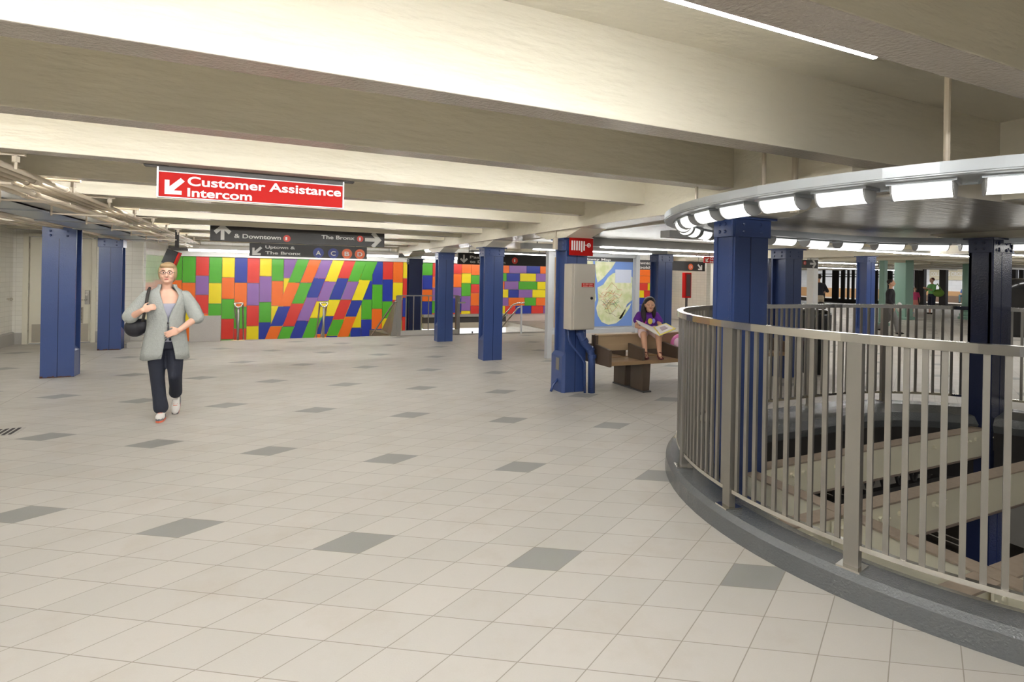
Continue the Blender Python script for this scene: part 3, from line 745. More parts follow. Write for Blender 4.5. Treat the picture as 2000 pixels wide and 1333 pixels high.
# lower level
struct('floor_track', B1(11.3, 15.0, -6, 24, -4.2, -4.1), mat('dark_track_bed', srgb(52,44,38), .9, bump=.5, bscale=30, var=.3))
struct('floor_platform', MB().box(15.0, 30, -6, 24, -4.2, -3.0), mat('pale_platform', srgb(206,202,192), .6))
struct('floor_under', MB().box(-4, 11.3, -6, 24, -4.2, -3.9), mat('dark_lower_floor', srgb(60,56,52), .8))
for i, xx in enumerate((12.0, 12.3, 13.45, 13.75)):
    r_ = B1(xx, xx+.06, -6, 24, -4.1, -3.97).build('track_rail', BRIGHT); tag(r_, 'bright steel rail on the dark track bed below the pit', 'rail', 'running rails below the pit')
struct('wall_lower', B1(4, 30, 12, 12.2, -4.2, -1.0), mat('mottled_lower_wall', srgb(120,96,80), .8, var=.4, vscale=3))
lt = thing('fluorescent_fixture', 'long added fluorescent fixture over the lower platform, lighting the pit', 'light', (14, 8, -1.3))
B1(16.9, 17.1, 0, 20, -1.25, -1.2).build('housing', GREY, lt); B1(16.93, 17.07, 0, 20, -1.27, -1.25).build('tube', emat('added_lower_tube', (1, .98, .93, 1), 14), lt)  # added fixture, brightens the lower level under the pit
lt = thing('fluorescent_fixture', 'added unseen fluorescent fixture under the concourse floor lighting the pit beams', 'light', (2, 1, -1.3))
B1(4.0, 8.5, .2, .3, -.62, -.57).build('housing', GREY, lt); B1(4.0, 8.5, .22, .28, -.64, -.62).build('tube', emat('added_pit_tube', (1, .98, .95, 1), 130), lt)  # added out of sight to brighten the pit beams
# ================================================================ LIGHTS
def strip(x0, x1, y, z=2.435, label=''):
    t = thing('fluorescent_strip', label, 'light', ((x0+x1)/2, y, z))
    B1(x0, x1, y-.03, y+.03, z+.005, z+.04).build('housing', WHITE, t)
    MB().cone((x0+.02, y, z), (x1-.02, y, z), .016, n=10).build('tube', TUBEN if -2 < y < 2 else TUBEM, t)
    return t
LB = [
 (1.11, -4.5, 1.94, 'fluorescent strip along the nearest ceiling beam at the top of the view'),
 (3.48, -5.5, 3.1, 'fluorescent strip hidden behind the third ceiling beam'),
 (5.85, -5.5, 3.1, 'fluorescent strip behind the ceiling beam over the red intercom sign'),
 (8.22, -5.5, 3.1, 'fluorescent strip behind the ceiling beam past the single blue column'),
 (10.59, -5.5, 3.1, 'fluorescent strip behind the ceiling beam at the black overhead sign'),
 (12.96, -2.2, 3.1, 'fluorescent strip behind the ceiling beam near the stairs'),
 (-1.26, -5.5, 3.1, 'added fluorescent strip above and behind the viewer')]  # last strip is unseen, added to brighten the near floor
for yb, x0, x1, lab in LB: strip(x0, x1, yb+(.125 if yb != 1.11 else .095), 2.435 if yb != 1.11 else 2.400, label=lab)
def trough(x0, x1, y, z0, hh, label, dep=.16, tube=(None, None)):
    t = thing('trough_light', label, 'light', ((x0+x1)/2, y, z0))
    B1(x0, x1, y-dep/2, y+dep/2, z0, z0+hh).build('trough', GREY, t, bevel=.004)
    a, b = tube if tube[0] is not None else (x0+.05, x1-.05)
    zt = 2.25 if (x1 < 8.2 and y < 8.6) else (2.51 if x1 < 8.2 else 2.96)
    for xx in (x0+.3, x1-.3): MB().cone((xx, y, z0+hh), (xx, y, zt), .01, n=8).build('hanger_rod', GREY, t)
    B1(a, b, y-dep/2-.004, y-dep/2+.05, z0-.02, z0).build('tube', TUBEF if x0 > 8.2 else TUBEL, t)
    return t
trough(4.15, 5.6, 4.95, 2.08, .08, 'boxed grey light fixture under the flat ceiling beside the oval lamp ring', tube=(4.7, 5.55))
trough(4.1, 8.1, 7.15, 2.09, .13, 'long grey trough light above the bench', tube=(4.7, 7.4))
trough(4.1, 7.3, 8.7, 2.1, .1, 'grey trough light above the subway map', tube=(4.3, 6.9))
trough(4.7, 7.0, 13.1, 2.2, .06, 'trough light behind the black passage sign', tube=(4.8, 6.9))
trough(8.3, 16, 7.6, 2.3, .08, 'bright trough light beyond the dark column at bench end', tube=(8.6, 15.8))
trough(8.3, 14, 1.0, 2.3, .08, 'trough light right of the oval opening', tube=(8.6, 13.8))
trough(8.3, 14, 12.5, 2.3, .08, 'trough light over the pale walls behind the bench', tube=(8.6, 13.8))
trough(16, 26, 16.0, 2.45, .08, 'trough light above the far passage, left', tube=(16.2, 25.8))
trough(16, 34, 8.0, 2.45, .08, 'trough light above the far floor, right', tube=(16.2, 33.8))
trough(22, 38, 22.0, 2.45, .08, 'trough light above the far platform gates', tube=(22.2, 37.8))
def muralstrip(x0, x1, y, z, label, m=TUBEL):
    t = thing('fluorescent_fixture', label, 'light', ((x0+x1)/2, y, z))
    B1(x0, x1, y-.05, y+.05, z+.03, z+.14).build('housing', WHITE, t, bevel=.006)
    MB().cone((x0+.03, y, z), (x1-.03, y, z), .03, n=12).build('tube', m, t)
    for xx in (x0+.3, x1-.3): MB().cone((xx, y, z+.14), (xx, y, 2.96 if x0 > 8 else ZC), .01, n=8).build('hanger_rod', GREY, t)
muralstrip(-2.0, .4, 16.5, 2.14, 'tubular light fixture over the left end of the mural')
muralstrip(.7, 3.6, 16.5, 2.14, 'tubular light fixture over the mural behind the black signs')
muralstrip(4.3, 7.5, 16.5, 2.14, 'tubular light fixture over the mural behind the middle columns')
muralstrip(8.5, 14.3, 16.3, 2.16, 'tubular light fixture over the right end of the mural')
fx = B1(-2.5, 15, 17.0, 17.1, 2.14, 2.24).build('valance', DGREY); tag(fx, 'dark grey valance band along the top of the mural', 'valance')

# ================================================================ SIGNS
hs = thing('hanging_sign', 'red Customer Assistance Intercom sign hanging from a beam, nearest', 'sign', (-.11, 4.76, 2.15))
B1(-.765, .548, 4.74, 4.77, 2.15, 2.335).build('sign_panel', SIGNRED, hs, bevel=.002)
B1(-.775, .555, 4.735, 4.78, 2.34, 2.392).build('top_channel', DGREY, hs); B1(-.765, .548, 4.735, 4.77, 2.333, 2.341).build('white_line', WHITE, hs)
MB().box(-.778, -.766, 4.732, 4.775, 2.145, 2.392).box(.549, .560, 4.732, 4.775, 2.145, 2.392).box(-.778, .56, 4.732, 4.775, 2.143, 2.15).build('edge_frame', ALU, hs)
MB().box(-.86, -.7, 4.72, 4.8, 2.37, 2.385).box(.5, .64, 4.72, 4.8, 2.37, 2.385).build('bracket', DGREY, hs)
corner_arrow(-.665, 2.232, .125, 4.739).build('arrow', WHITE, hs)
text('Customer Assistance', -.58, 4.737, 2.246, .070, 1.115, WHITE, hs); text('Intercom', -.58, 4.737, 2.162, .066, .44, WHITE, hs)

hs = thing('hanging_sign', 'long black overhead sign with an up arrow and Downtown 1, The Bronx 1', 'sign', (.5, 10.6, 2.13))
B1(-.95, 2.02, 10.58, 10.66, 2.12, 2.42).build('sign_panel', SIGNBLK, hs)
arrow_mb(-.76, 2.27, .26, pi/2, 10.578).build('arrow', LGREY, hs); arrow_mb(1.8, 2.25, .3, 0, 10.578).build('arrow', LGREY, hs)
text('& Downtown', -.58, 10.576, 2.185, .075, .75, LGREY, hs); text('The Bronx', .86, 10.576, 2.235, .07, .6, LGREY, hs)
disc(.27, 2.21, .062, 10.577).build('route_circle', CIRR, hs); text('1', .245, 10.572, 2.18, .06, .03, WHITE, hs)
disc(1.56, 2.26, .06, 10.577).build('route_circle', CIRR, hs); text('1', 1.54, 10.572, 2.23, .06, .03, WHITE, hs)
hs = thing('hanging_sign', 'black overhead sign reading Uptown & The Bronx with circles A C B D', 'sign', (.8, 12.9, 1.95))
B1(-.41, 2.06, 12.88, 12.95, 1.94, 2.22).build('sign_panel', SIGNBLK, hs)
corner_arrow(-.26, 2.05, .19, 12.878).build('arrow', LGREY, hs)
text('Uptown &', -.1, 12.876, 2.11, .066, .6, LGREY, hs); text('The Bronx', -.1, 12.876, 1.985, .066, .72, LGREY, hs)
for x, c, m in ((.99, 'A', CIRB), (1.31, 'C', CIRB), (1.61, 'B', CIRO), (1.9, 'D', CIRO)):
    disc(x, 2.05, .115, 12.877).build('route_circle', m, hs); text(c, x-.055, 12.872, 2.0, .1, .11, LGREY, hs)
hs = thing('hanging_sign', 'black overhead sign with down arrow behind the middle columns, reading Passage to Downtown 1', 'sign', (5.5, 12.9, 1.95))
B1(4.3, 7.05, 12.88, 12.95, 1.88, 2.17).build('sign_panel', SIGNBLK, hs)
arrow_mb(4.45, 2.02, .2, -pi/2, 12.878).build('arrow', LGREY, hs)
text('Passage', 4.61, 12.876, 2.035, .07, .62, LGREY, hs); text('to Downtown', 4.61, 12.876, 1.92, .07, .98, LGREY, hs)
disc(5.86, 2.01, .085, 12.877).build('route_circle', CIRR, hs); text('1', 5.835, 12.872, 1.975, .075, .035, WHITE, hs)
hs = thing('hanging_sign', 'black sign Downtown & Brooklyn with A and D circles behind the reading girl', 'sign', (12, 14, 1.9))
B1(9.9, 13.45, 13.98, 14.06, 1.885, 2.2).build('sign_panel', SIGNBLK, hs)
text('Downtown &', 10.5, 13.975, 2.06, .085, 1.12, LGREY, hs); text('Brooklyn', 10.5, 13.975, 1.92, .085, .84, LGREY, hs)
disc(11.85, 2.03, .09, 13.977).build('route_circle', CIRB, hs); text('A', 11.8, 13.972, 1.985, .09, .1, LGREY, hs)
disc(12.82, 2.02, .105, 13.977).build('route_circle', CIRO, hs); text('D', 12.77, 13.972, 1.975, .09, .1, LGREY, hs)
corner_arrow(13.22, 2.02, .2, 13.978, fx=-1).build('arrow', LGREY, hs)
hs = thing('hanging_sign', 'small distant red Customer Assistance Intercom sign partly behind the ring column', 'sign', (12, 12, 2.1))
B1(11.5, 12.8, 11.98, 12.02, 2.09, 2.27).build('sign_panel', SIGNRED, hs); B1(11.5, 12.8, 11.975, 12.02, 2.265, 2.275).build('white_line', WHITE, hs)
corner_arrow(11.6, 2.18, .12, 11.979).build('arrow', WHITE, hs); text('Customer', 11.7, 11.977, 2.19, .06, .6, WHITE, hs); text('Intercom', 11.7, 11.977, 2.105, .06, .5, WHITE, hs)
hs = thing('hanging_sign', 'black sign with red 1 circle and right arrow before the far gates', 'sign', (15.6, 12.4, 2.1))
B1(14.2, 16.9, 12.38, 12.45, 2.05, 2.33).build('sign_panel', SIGNBLK, hs)
arrow_mb(16.65, 2.2, .3, 0, 12.378).build('arrow', LGREY, hs); disc(16.25, 2.22, .07, 12.377).build('route_circle', CIRR, hs); text('1', 16.23, 12.372, 2.19, .06, .03, WHITE, hs)
disc(14.36, 2.24, .08, 12.377).build('route_circle', CIRR, hs)
def hang(x0, x1, y, z0, z1, root):
    for xx in (x0, x1): MB().cone((xx, y, z0), (xx, y, z1), .008, n=8).build('hanger_rod', DGREY, root)
for o_, a_ in zip([o for o in COL.objects if o.name.startswith('hanging_sign')][1:], [(-.5, .3, 4.755, 2.38, 2.6), (-.6, 1.7, 10.62, 2.4, 2.7), (-.2, 1.8, 12.92, 2.2, 2.84), (4.6, 6.8, 12.92, 2.15, 2.51), (10.2, 13.2, 14.02, 2.18, 2.96), (11.7, 12.6, 12.0, 2.26, 2.96), (14.5, 16.6, 12.42, 2.32, 2.96)]): hang(*a_, o_)
ws = thing('wall_cabinet', 'white box fixed over the mural beside the column behind the girl', 'box', (14.4, 17.3, 1.5))
B1(14.15, 14.75, 17.2, 17.42, 1.5, 1.92).build('box_body', WHITE, ws, bevel=.01)
pf = thing('poster_case', 'narrow red edged poster case right of the column behind the girl', 'poster', (11.3, 12.4, 1.0))
B1(11.15, 11.4, 12.38, 12.5, 1.05, 1.8).build('case', SIGNRED, pf, bevel=.01); B1(11.25, 11.3, 12.42, 12.47, 0, 1.05).build('stand', DGREY, pf); B1(11.2, 11.36, 12.37, 12.38, 1.1, 1.75).build('poster', mat('dark_poster', srgb(70,40,40), .4), pf)

# ================================================================ MAP CASE
mc = thing('map_case', 'free standing pale metal case with corkboard and city map, behind the bench', 'case', (6.05, 9.35, 0))
for x in (4.96, 7.05): B1(x, x+.1, 9.3, 9.42, 0, 2.1).build('frame_post', ALU, mc, bevel=.004)
B1(5.06, 7.05, 9.31, 9.41, 2.03, 2.1).build('frame_rail', ALU, mc, bevel=.004); B1(5.06, 7.05, 9.31, 9.41, .47, .56).build('frame_rail', ALU, mc, bevel=.004)
B1(5.06, 7.05, 9.36, 9.40, .56, 2.03).build('back_panel', ALU, mc)
B1(5.13, 5.52, 9.345, 9.36, .6, 1.99).build('corkboard', CORK, mc)
nt_ = B1(5.27, 5.45, 9.338, 9.345, 1.42, 1.82).build('notice', WHITE, mc); B1(5.265, 5.455, 9.341, 9.346, 1.415, 1.825).build('notice_edge', mat('blue_edge', srgb(70,90,160), .5), nt_)
B1(5.56, 7.0, 9.345, 9.36, 1.945, 2.02).build('header_strip', DGREY, mc)
text('Subway Map', 5.72, 9.343, 1.957, .045, .72, WHITE, mc)
# generic city map: water, land, parks, lines
def map_mat():
    m = mat('printed_map', srgb(232,232,196), .35, spec=.3); nt = m.node_tree; n = nt.nodes; L = nt.links; b = n['Principled BSDF']
    tc = n.new('ShaderNodeTexCoord'); nz = n.new('ShaderNodeTexNoise'); nz.inputs['Scale'].default_value = 7; nz.inputs['Detail'].default_value = 8
    L.new(tc.outputs['Object'], nz.inputs['Vector'])
    r = n.new('ShaderNodeValToRGB'); L.new(nz.outputs['Fac'], r.inputs[0]); e = r.color_ramp.elements
    e[0].position = .40; e[0].color = srgb(238,238,206); e[1].position = .62; e[1].color = srgb(214,222,166)
    L.new(r.outputs[0], b.inputs['Base Color']); return m
LAND = map_mat(); WATER = mat('map_water', srgb(122,156,222), .35)
mp = B1(5.56, 7.0, 9.345, 9.36, .6, 1.945).build('map_sheet', WATER, mc)
def poly(pts, m, nm, y=9.343): return MB().extr(pts, 'y', y, y-.002).build(nm, m, mp)
poly([(5.56, 1.94), (6.0, 1.94), (6.03, 1.7), (6.06, 1.5), (6.07, 1.3), (6.09, 1.16), (6.02, 1.0), (5.86, .96), (5.56, 1.0)], LAND, 'map_land')
poly([(6.05, 1.94), (6.56, 1.94), (6.46, 1.8), (6.36, 1.7), (6.24, 1.58), (6.12, 1.5), (6.09, 1.62), (6.07, 1.75)], LAND, 'map_land')
poly([(6.12, 1.4), (6.26, 1.46), (6.38, 1.62), (6.5, 1.7), (6.7, 1.74), (6.9, 1.7), (6.99, 1.62), (6.99, 1.14), (6.86, 1.05), (6.82, .92), (6.74, .76), (6.6, .66), (6.4, .63), (6.24, .69), (6.14, .83), (6.1, .98), (6.15, 1.14)], LAND, 'map_land')
poly([(6.66, .76), (6.84, .98), (6.97, 1.08), (6.93, .98), (6.8, .82), (6.69, .74)], LAND, 'map_land')
poly([(5.6, .84), (5.78, .9), (5.86, .82), (5.8, .7), (5.6, .66)], LAND, 'map_land')
poly([(6.55, 1.5), (6.96, 1.5), (6.96, 1.78), (6.55, 1.78)], mat('map_inset', srgb(214,220,236), .4), 'map_inset', 9.340)
rs = random.Random(3)
for c in ((206,90,70), (226,150,60), (90,150,90), (140,110,80), (206,90,70), (120,120,120)):
    mb = MB()
    for k in range(3):
        x, z = rs.uniform(6.15, 6.4), rs.uniform(.85, 1.4); pts = [(x, 9.339, z)]
        for j in range(5):
            x += rs.uniform(.03, .12); z += rs.uniform(-.1, .1)
            if x < 6.85: pts.append((x, 9.339, z))
        mb.tube(pts, .0028, 4)
        x = rs.uniform(5.6, 5.85); mb.tube([(x, 9.339, 1.9), (x+rs.uniform(-.03, .1), 9.339, 1.5), (x+rs.uniform(0, .08), 9.339, 1.1)], .0028, 4)
    mb.build('map_line', mat('map_line', srgb(*c), .5), mp)

# ================================================================ BENCH
bn = thing('wooden_bench', 'long double sided oak station bench with arm dividers and pedestal legs', 'bench', (5.9, 6.45, 0))
X0, X1 = 4.2, 7.62
for y0, y1, s in ((6.08, 6.42, 1), (6.52, 6.86, -1)):
    B1(X0, X1, y0, y1, .405, .46).build('seat', WOOD, bn, bevel=.008)
for s, yb in ((1, 6.43), (-1, 6.47)):
    P = [(yb, .56), (yb+s*.025, .56), (yb+s*.035, .66), (yb+s*.02, .78), (yb-s*.012, .78), (yb+s*.004, .66)]
    MB().extr(P, 'x', X0+.02, X1-.02).build('backrest', WOODB, bn, bevel=.004)
B1(X0+.02, X1-.02, 6.40, 6.50, .775, .80).build('top_cap', WOODB, bn, bevel=.006)
arms = (4.2, 4.75, 5.36, 6.05, 6.8, 7.58)
for i, x in enumerate(arms):
    for s, ya, yb in ((1, 6.06, 6.40), (-1, 6.50, 6.88)):
        lo = .395 if i in (0, 5) else .46
        yf, yk = (ya, yb) if s == 1 else (yb, ya)
        MB().extr([(yf, lo), (yf, .625), (yk, .665), (yk, lo)], 'x', x-.02, x+.02).build('armrest', WOODD, bn, bevel=.004)
for x in (4.2, 7.58): MB().box(x-.02, x+.02, 6.395, 6.43, .5, .79).box(x-.02, x+.02, 6.47, 6.505, .5, .79).build('end_bracket', WOODD, bn)
for x in (4.86, 6.95):
    for y0, y1 in ((6.12, 6.42), (6.54, 6.84)):
        MB().extr([(y0+.02, .02), (y1, .02), (y1, .405), (y0, .405)], 'x', x-.06, x+.06).build('leg', WOODD, bn, bevel=.004)
    B1(x-.07, x+.07, 6.11, 6.85, 0, .02).build('foot_plate', DGREY, bn)

# ================================================================ TRASH CAN, GRATE
tc_ = thing('trash_can', 'tall black round trash can with a domed lid beyond the railing', 'trash can', (8.70, 6.40, 0))
MB().lathe([(.19, 0), (.205, .02), (.215, .75), (.19, .78)], (8.70, 6.40)).build('body', BLACKG, tc_, smooth=True)
MB().lathe([(.24, .76), (.245, .8), (.245, 1.02), (.235, 1.08), (.2, 1.115), (.1, 1.125), (.0, 1.127)], (8.70, 6.40)).build('lid', BLACKG, tc_, smooth=True)
tc2 = thing('trash_can', 'glossy black bin at the right edge of view behind the dark blue column', 'trash can', (21.3, 8.95, 0))
MB().lathe([(.4, 0), (.42, .1), (.42, 1.3), (.47, 1.32), (.47, 1.6), (.4, 1.75), (.2, 1.82)], (21.3, 8.95)).build('body', BLACKG, tc2, smooth=True)
gr = thing('floor_drain', 'dark slotted drain grate in the floor at the left edge', 'grate', (-2.45, 6.75, 0))
B1(-2.85, -2.2, 6.62, 6.9, .0005, .003).build('grate_frame', BASEG, gr)
mb = MB()
for k in range(13): mb.box(-2.83+.048*k, -2.805+.048*k, 6.64, 6.88, .003, .006)
mb.build('grate_slots', BLACKP, gr)

# ================================================================ CONDUITS, TRAY
pipes = [(-1.75, 2.335), (-1.84, 2.335), (-1.93, 2.335), (-2.02, 2.335), (-1.86, 2.235), (-1.97, 2.235)]
def pipe_mb(r=.022, y0=.5, y1=16.6):
    return MB().cone((0, y0, 0), (0, y1, 0), r, n=8)
cp = pipe_mb().build('conduit', GALVP, smooth=True); cp.location = (pipes[0][0], 0, pipes[0][1])
tag(cp, 'cream painted conduit pipe in the bundle running along the ceiling at left', 'pipe', 'conduits along the left ceiling')
mb = MB()
for y in (3.2, 6.3, 9.4, 12.5): mb.cone((0, y, 0), (0, y+.1, 0), .029, n=10)
cpp = mb.build('coupling', GALVP, cp, local=True)
for i, (x, z) in enumerate(pipes[1:]):
    o = cp.copy(); COL.objects.link(o); o.location = (x, 0.4*((i*7) % 5)/5-.5, z); q = cpp.copy(); COL.objects.link(q); q.parent = o
for k, yb in enumerate(PB):
    if yb < 3 or yb > 16: continue
    hg = thing('pipe_hanger', 'cream strut and bolts holding the left ceiling conduits', 'hanger', (-1.85, yb, 2.2), group='conduit hangers on the beams')
    B1(-2.12, -1.55, yb+.09, yb+.12, 2.365, 2.39).build('strut', GALVP, hg)
    MB().cone((-1.6, yb+.1, 2.4), (-1.6, yb+.1, 2.27), .01, n=8).cone((-1.6, yb+.1, 2.36), (-1.6, yb+.1, 2.32), .024, n=6).build('threaded_rod', GALVP, hg); MB().cone((-2.1, yb+.1, 2.4), (-2.1, yb+.1, 2.15), .01, n=8).build('threaded_rod', GALVP, hg)
    B1(-2.1, -1.62, yb+.09, yb+.12, 2.165, 2.18).build('lower_strut', GALVP, hg)
bk = thing('beam_clamp', 'cream clamp with holes and a bolt on the beam face at the left edge', 'clamp', (-1.35, 3.3, 2.4))
by_ = 4.66
B1(-1.99, -1.93, 4.56, 4.575, 2.38, 2.56).build('clamp_plate', CREAM, bk, bevel=.004); MB().box(-2.0, -1.9, 4.53, 4.6, 2.33, 2.385).cone((-1.95, 4.56, 2.33), (-1.95, 4.56, 2.26), .02, n=8).build('bolt', CREAM, bk)
tr = thing('cable_trough', 'long grey sheet metal cable trough hung along the left side ceiling', 'trough', (-2.3, 9, 2.2))
B1(-2.62, -2.12, 1.5, 13.6, 2.19, 2.205).build('bottom_sheet', GALV, tr); B1(-2.135, -2.12, 1.5, 13.6, 2.19, 2.26).build('side_lip', GALV, tr); B1(-2.62, -2.605, 1.5, 13.6, 2.19, 2.26).build('side_lip', GALV, tr)
for y in (4.2, 5.6, 7.0, 8.4, 9.8, 11.2, 12.6): B1(-2.64, -2.11, y, y+.1, 2.175, 2.19).build('joint_cover', GALV, tr)
lf = thing('conduit_run', 'cream flat conduit under the cable trough at far left', 'pipe', (-3, 8, 2.15))
for i, (x, z) in enumerate(((-2.75, 2.2), (-2.85, 2.19), (-3.2, 2.2))):
    MB().tube([(x, 3, z), (x, 9+i*.5, z), (x+.12, 9.7+i*.5, z), (x+.12, 13.5, z)], .02).build('pipe', GALVP, lf, smooth=True)
xb = thing('hanging_monitor', 'tilted black box with a red side hanging from a black bracket near the mural', 'monitor', (-1.6, 12.0, 2.0))
MB().box(-1.66, -1.6, 12.0, 12.06, 2.0, 2.84).box(-1.72, -1.56, 11.96, 12.1, 1.99, 2.02).build('bracket', BLACKP, xb)
R_ = Matrix.Rotation(radians(20), 3, 'Y'); c_ = Vector((-1.72, 12.0, 1.84))
def rb(x0, x1, y0, y1, z0, z1): return [c_+R_ @ Vector(p) for p in ((x0,y0,z0),(x1,y0,z0),(x1,y1,z0),(x0,y1,z0),(x0,y0,z1),(x1,y0,z1),(x1,y1,z1),(x0,y1,z1))]
q = rb(-.1, .1, -.12, .12, -.14, .14); MB().hexa(q[:4], q[4:]).build('box_body', BLACKG, xb, bevel=.01)
q = rb(.1, .125, -.16, .12, -.14, .14); MB().hexa(q[:4], q[4:]).build('red_side', SIGNRED, xb)

# ================================================================ FAR CONCOURSE, GATES AND PLATFORM
GATEB = mat('black_gate_iron', srgb(36,32,30), .6)
def fence(t0, t1, bars_, rails, label, name='platform_gate'):
    g = thing(name, label, 'gate', (40.8, (t0+t1)/2, 0))
    for a, b in bars_: B1(40.75, 40.85, a, b, 0, 2.95).build('post', GATEB, g)
    for a, b in rails: B1(40.76, 40.84, t0, t1, a, b).build('rail', GATEB, g)
    B1(40.74, 40.86, t0, t1, 2.68, 2.95).build('top_beam', GATEB, g)
fence(28.1, 30.4, [(29.25, 29.45), (28.1, 28.62), (30.2, 30.4)], [(0, .28), (2.0, 2.06), (2.2, 2.25)], 'black iron gate at far left of the platform fence, behind the man with the bag')
fence(25.0, 28.1, [(27.6, 27.9), (27.25, 27.4), (26.85, 27.05), (26.25, 26.55), (25.1, 25.5)], [(0, .28), (2.0, 2.06), (2.2, 2.25)], 'black iron gate left of the bright blue far column')
fence(22.7, 25.0, [(24.7, 24.85), (24.1, 24.45), (23.75, 23.85), (22.7, 22.9)], [(0, .3), (2.0, 2.06), (2.2, 2.25)], 'black iron gate between the two teal columns')
for i, (a, b) in enumerate(((22.35, 22.6), (22.0, 22.3), (20.7, 21.08), (17.05, 17.25), (16.7, 16.9), (18.6, 18.8))):
    o = B1(40.7, 41.0, a, b, 0, 2.95).build('platform_column', GATEB)
    tag(o, ['dark platform column directly left of the pink dressed child', 'broad dark platform column behind the child', 'dark platform column between the green dressed woman and the seated man', 'dark platform post right of the dark blue pit column', 'outermost dark platform post at the right edge', 'dark platform post hidden beside the dark blue pit column'][i], 'column')
struct('wall_platform', B1(52, 52.2, 8, 45, -1.2, 3.2), tile_mat('far_white_tile', srgb(236,238,240), srgb(200,200,200), .6, .3, .2))
struct('ceiling', B1(41, 53, 5, 45, 3.1, 3.2), DGREY)
struct('trim_3', B1(40.7, 41.0, 8, 45, -.6, -.01), GATEB)
struct('floor_track', B1(41, 47.5, 5, 45, -1.3, -1.2), BLACKP)
struct('floor_platform', B1(47.5, 52, 5, 45, -1.2, .1), mat('far_platform', srgb(176,170,160), .6))
struct('trim_4', B1(51.8, 52, 23, 45, .1, 1.0), mat('tan_band', srgb(204,160,112), .5))
struct('trim_5', B1(51.8, 52, 8, 23, .1, 1.05), mat('brown_band', srgb(150,130,108), .5))
o = B1(51, 51.5, 22, 28, .1, .62).build('platform_bench', mat('brown_bench', srgb(120,98,80), .5)); tag(o, 'long brown bench against the far platform wall', 'bench')
ws = thing('wall_sign', 'beige mosaic station name tablet on the far platform wall', 'sign', (51.9, 26, 2.3))
B1(51.85, 52, 25.0, 27.6, 1.95, 2.85).build('tablet', mat('mosaic_tan', srgb(214,204,176), .5), ws)
tx = text('COLUMBUS CIRCLE', 0, 0, 0, .3, 2.4, WHITE, ws); tx.rotation_euler = (pi/2, 0, -pi/2); tx.location = Vector((51.83, 27.5, 2.3))-wloc(ws)
for i, (y0, y1) in enumerate(((8, 18), (19, 29), (30, 40))):
    t = thing('fluorescent_fixture', ['right', 'middle', 'left'][i]+' fluorescent fixture over the far platform', 'light', (48, y0, 2.9))
    B1(47.9, 48.1, y0, y1, 2.95, 3.05).build('housing', GREY, t); B1(47.93, 48.07, y0, y1, 2.92, 2.95).build('tube', TUBEM, t)
for i, (x, y, r, lab) in enumerate(((25.7, 14.7, .28, 'thick teal column beyond the bright blue column'), (20.95, 12.7, .11, 'slim teal column half hidden right of the bright blue column'))):
    t = thing('teal_column', lab, 'column', (x, y, 0))
    MB().box(x-r, x+r, y-r*.9, y+r*.9, 0, 2.95).build('shaft', TEAL, t, bevel=.03); MB().box(x-r-.06, x+r+.06, y-r-.06, y+r+.06, 0, .12).build('base', TEAL, t, bevel=.02)
t = thing('teal_column', 'round pale teal column with a moulded base beside the seated far man', 'column', (29.3, 13.95, 0))
MB().lathe([(.27, 0.3), (.26, 1), (.25, 2.97)], (29.3, 13.95), 24).build('shaft', TEAL, t, smooth=True); MB().lathe([(.4, 0), (.4, .1), (.34, .14), (.36, .22), (.29, .34)], (29.3, 13.95), 24).build('base', TEAL, t)
# ================================================================ PEOPLE
HAIRB = mat('ash_blonde_hair', srgb(158,132,96), .6, bump=.4, bscale=60, stretch=(1,1,.2), var=.2, vscale=20)
HAIRD = mat('dark_hair', srgb(34,24,22), .45, bump=.4, bscale=60, stretch=(1,1,.2), var=.2, vscale=20)
KNIT = mat('grey_green_knit', srgb(158,161,156), .9, bump=.6, bscale=90, var=.12, vscale=40)
DENIM = mat('dark_indigo_denim', srgb(30,34,48), .8, bump=.2, bscale=80, var=.1)
TOPM = mat('lavender_grey_top', srgb(150,150,164), .8)
SHOEW = mat('white_grey_trainer', srgb(222,218,212), .6); SHOEG = mat('grey_trainer_panel', srgb(104,104,108), .6); SHOEO = mat('orange_sole', srgb(226,110,76), .6)
EYEW = mat('eye_white', srgb(236,232,226), .3); IRIS = mat('dark_iris', srgb(50,40,36), .3); LIP = mat('lips', srgb(176,96,88), .5); BROW = mat('brown_brow', srgb(120,92,66), .7)
def head(mb, c, r=(.072, .092, .112), face=-1, neck=None):
    x, y, z = c
    mb.sph(c, r, 14)
    mb.sph((x, y-.012, z-.055), (r[0]*.78, r[1]*.82, .062), 10)       # jaw
    mb.sph((x, y-r[1]+.004, z-.012), (.013, .02, .022), 8); mb.sph((x, y-r[1]-.010, z-.026), (.015, .014, .011), 8)   # nose
    mb.sph((x, y-r[1]+.012, z-.085), (.024, .018, .016), 8)            # chin
    for s in (-1, 1):
        mb.sph((x+s*r[0], y+.008, z-.008), (.012, .02, .032), 8)       # ear
        mb.sph((x+s*.036, y-r[1]+.026, z-.03), (.022, .02, .02), 8)    # cheek
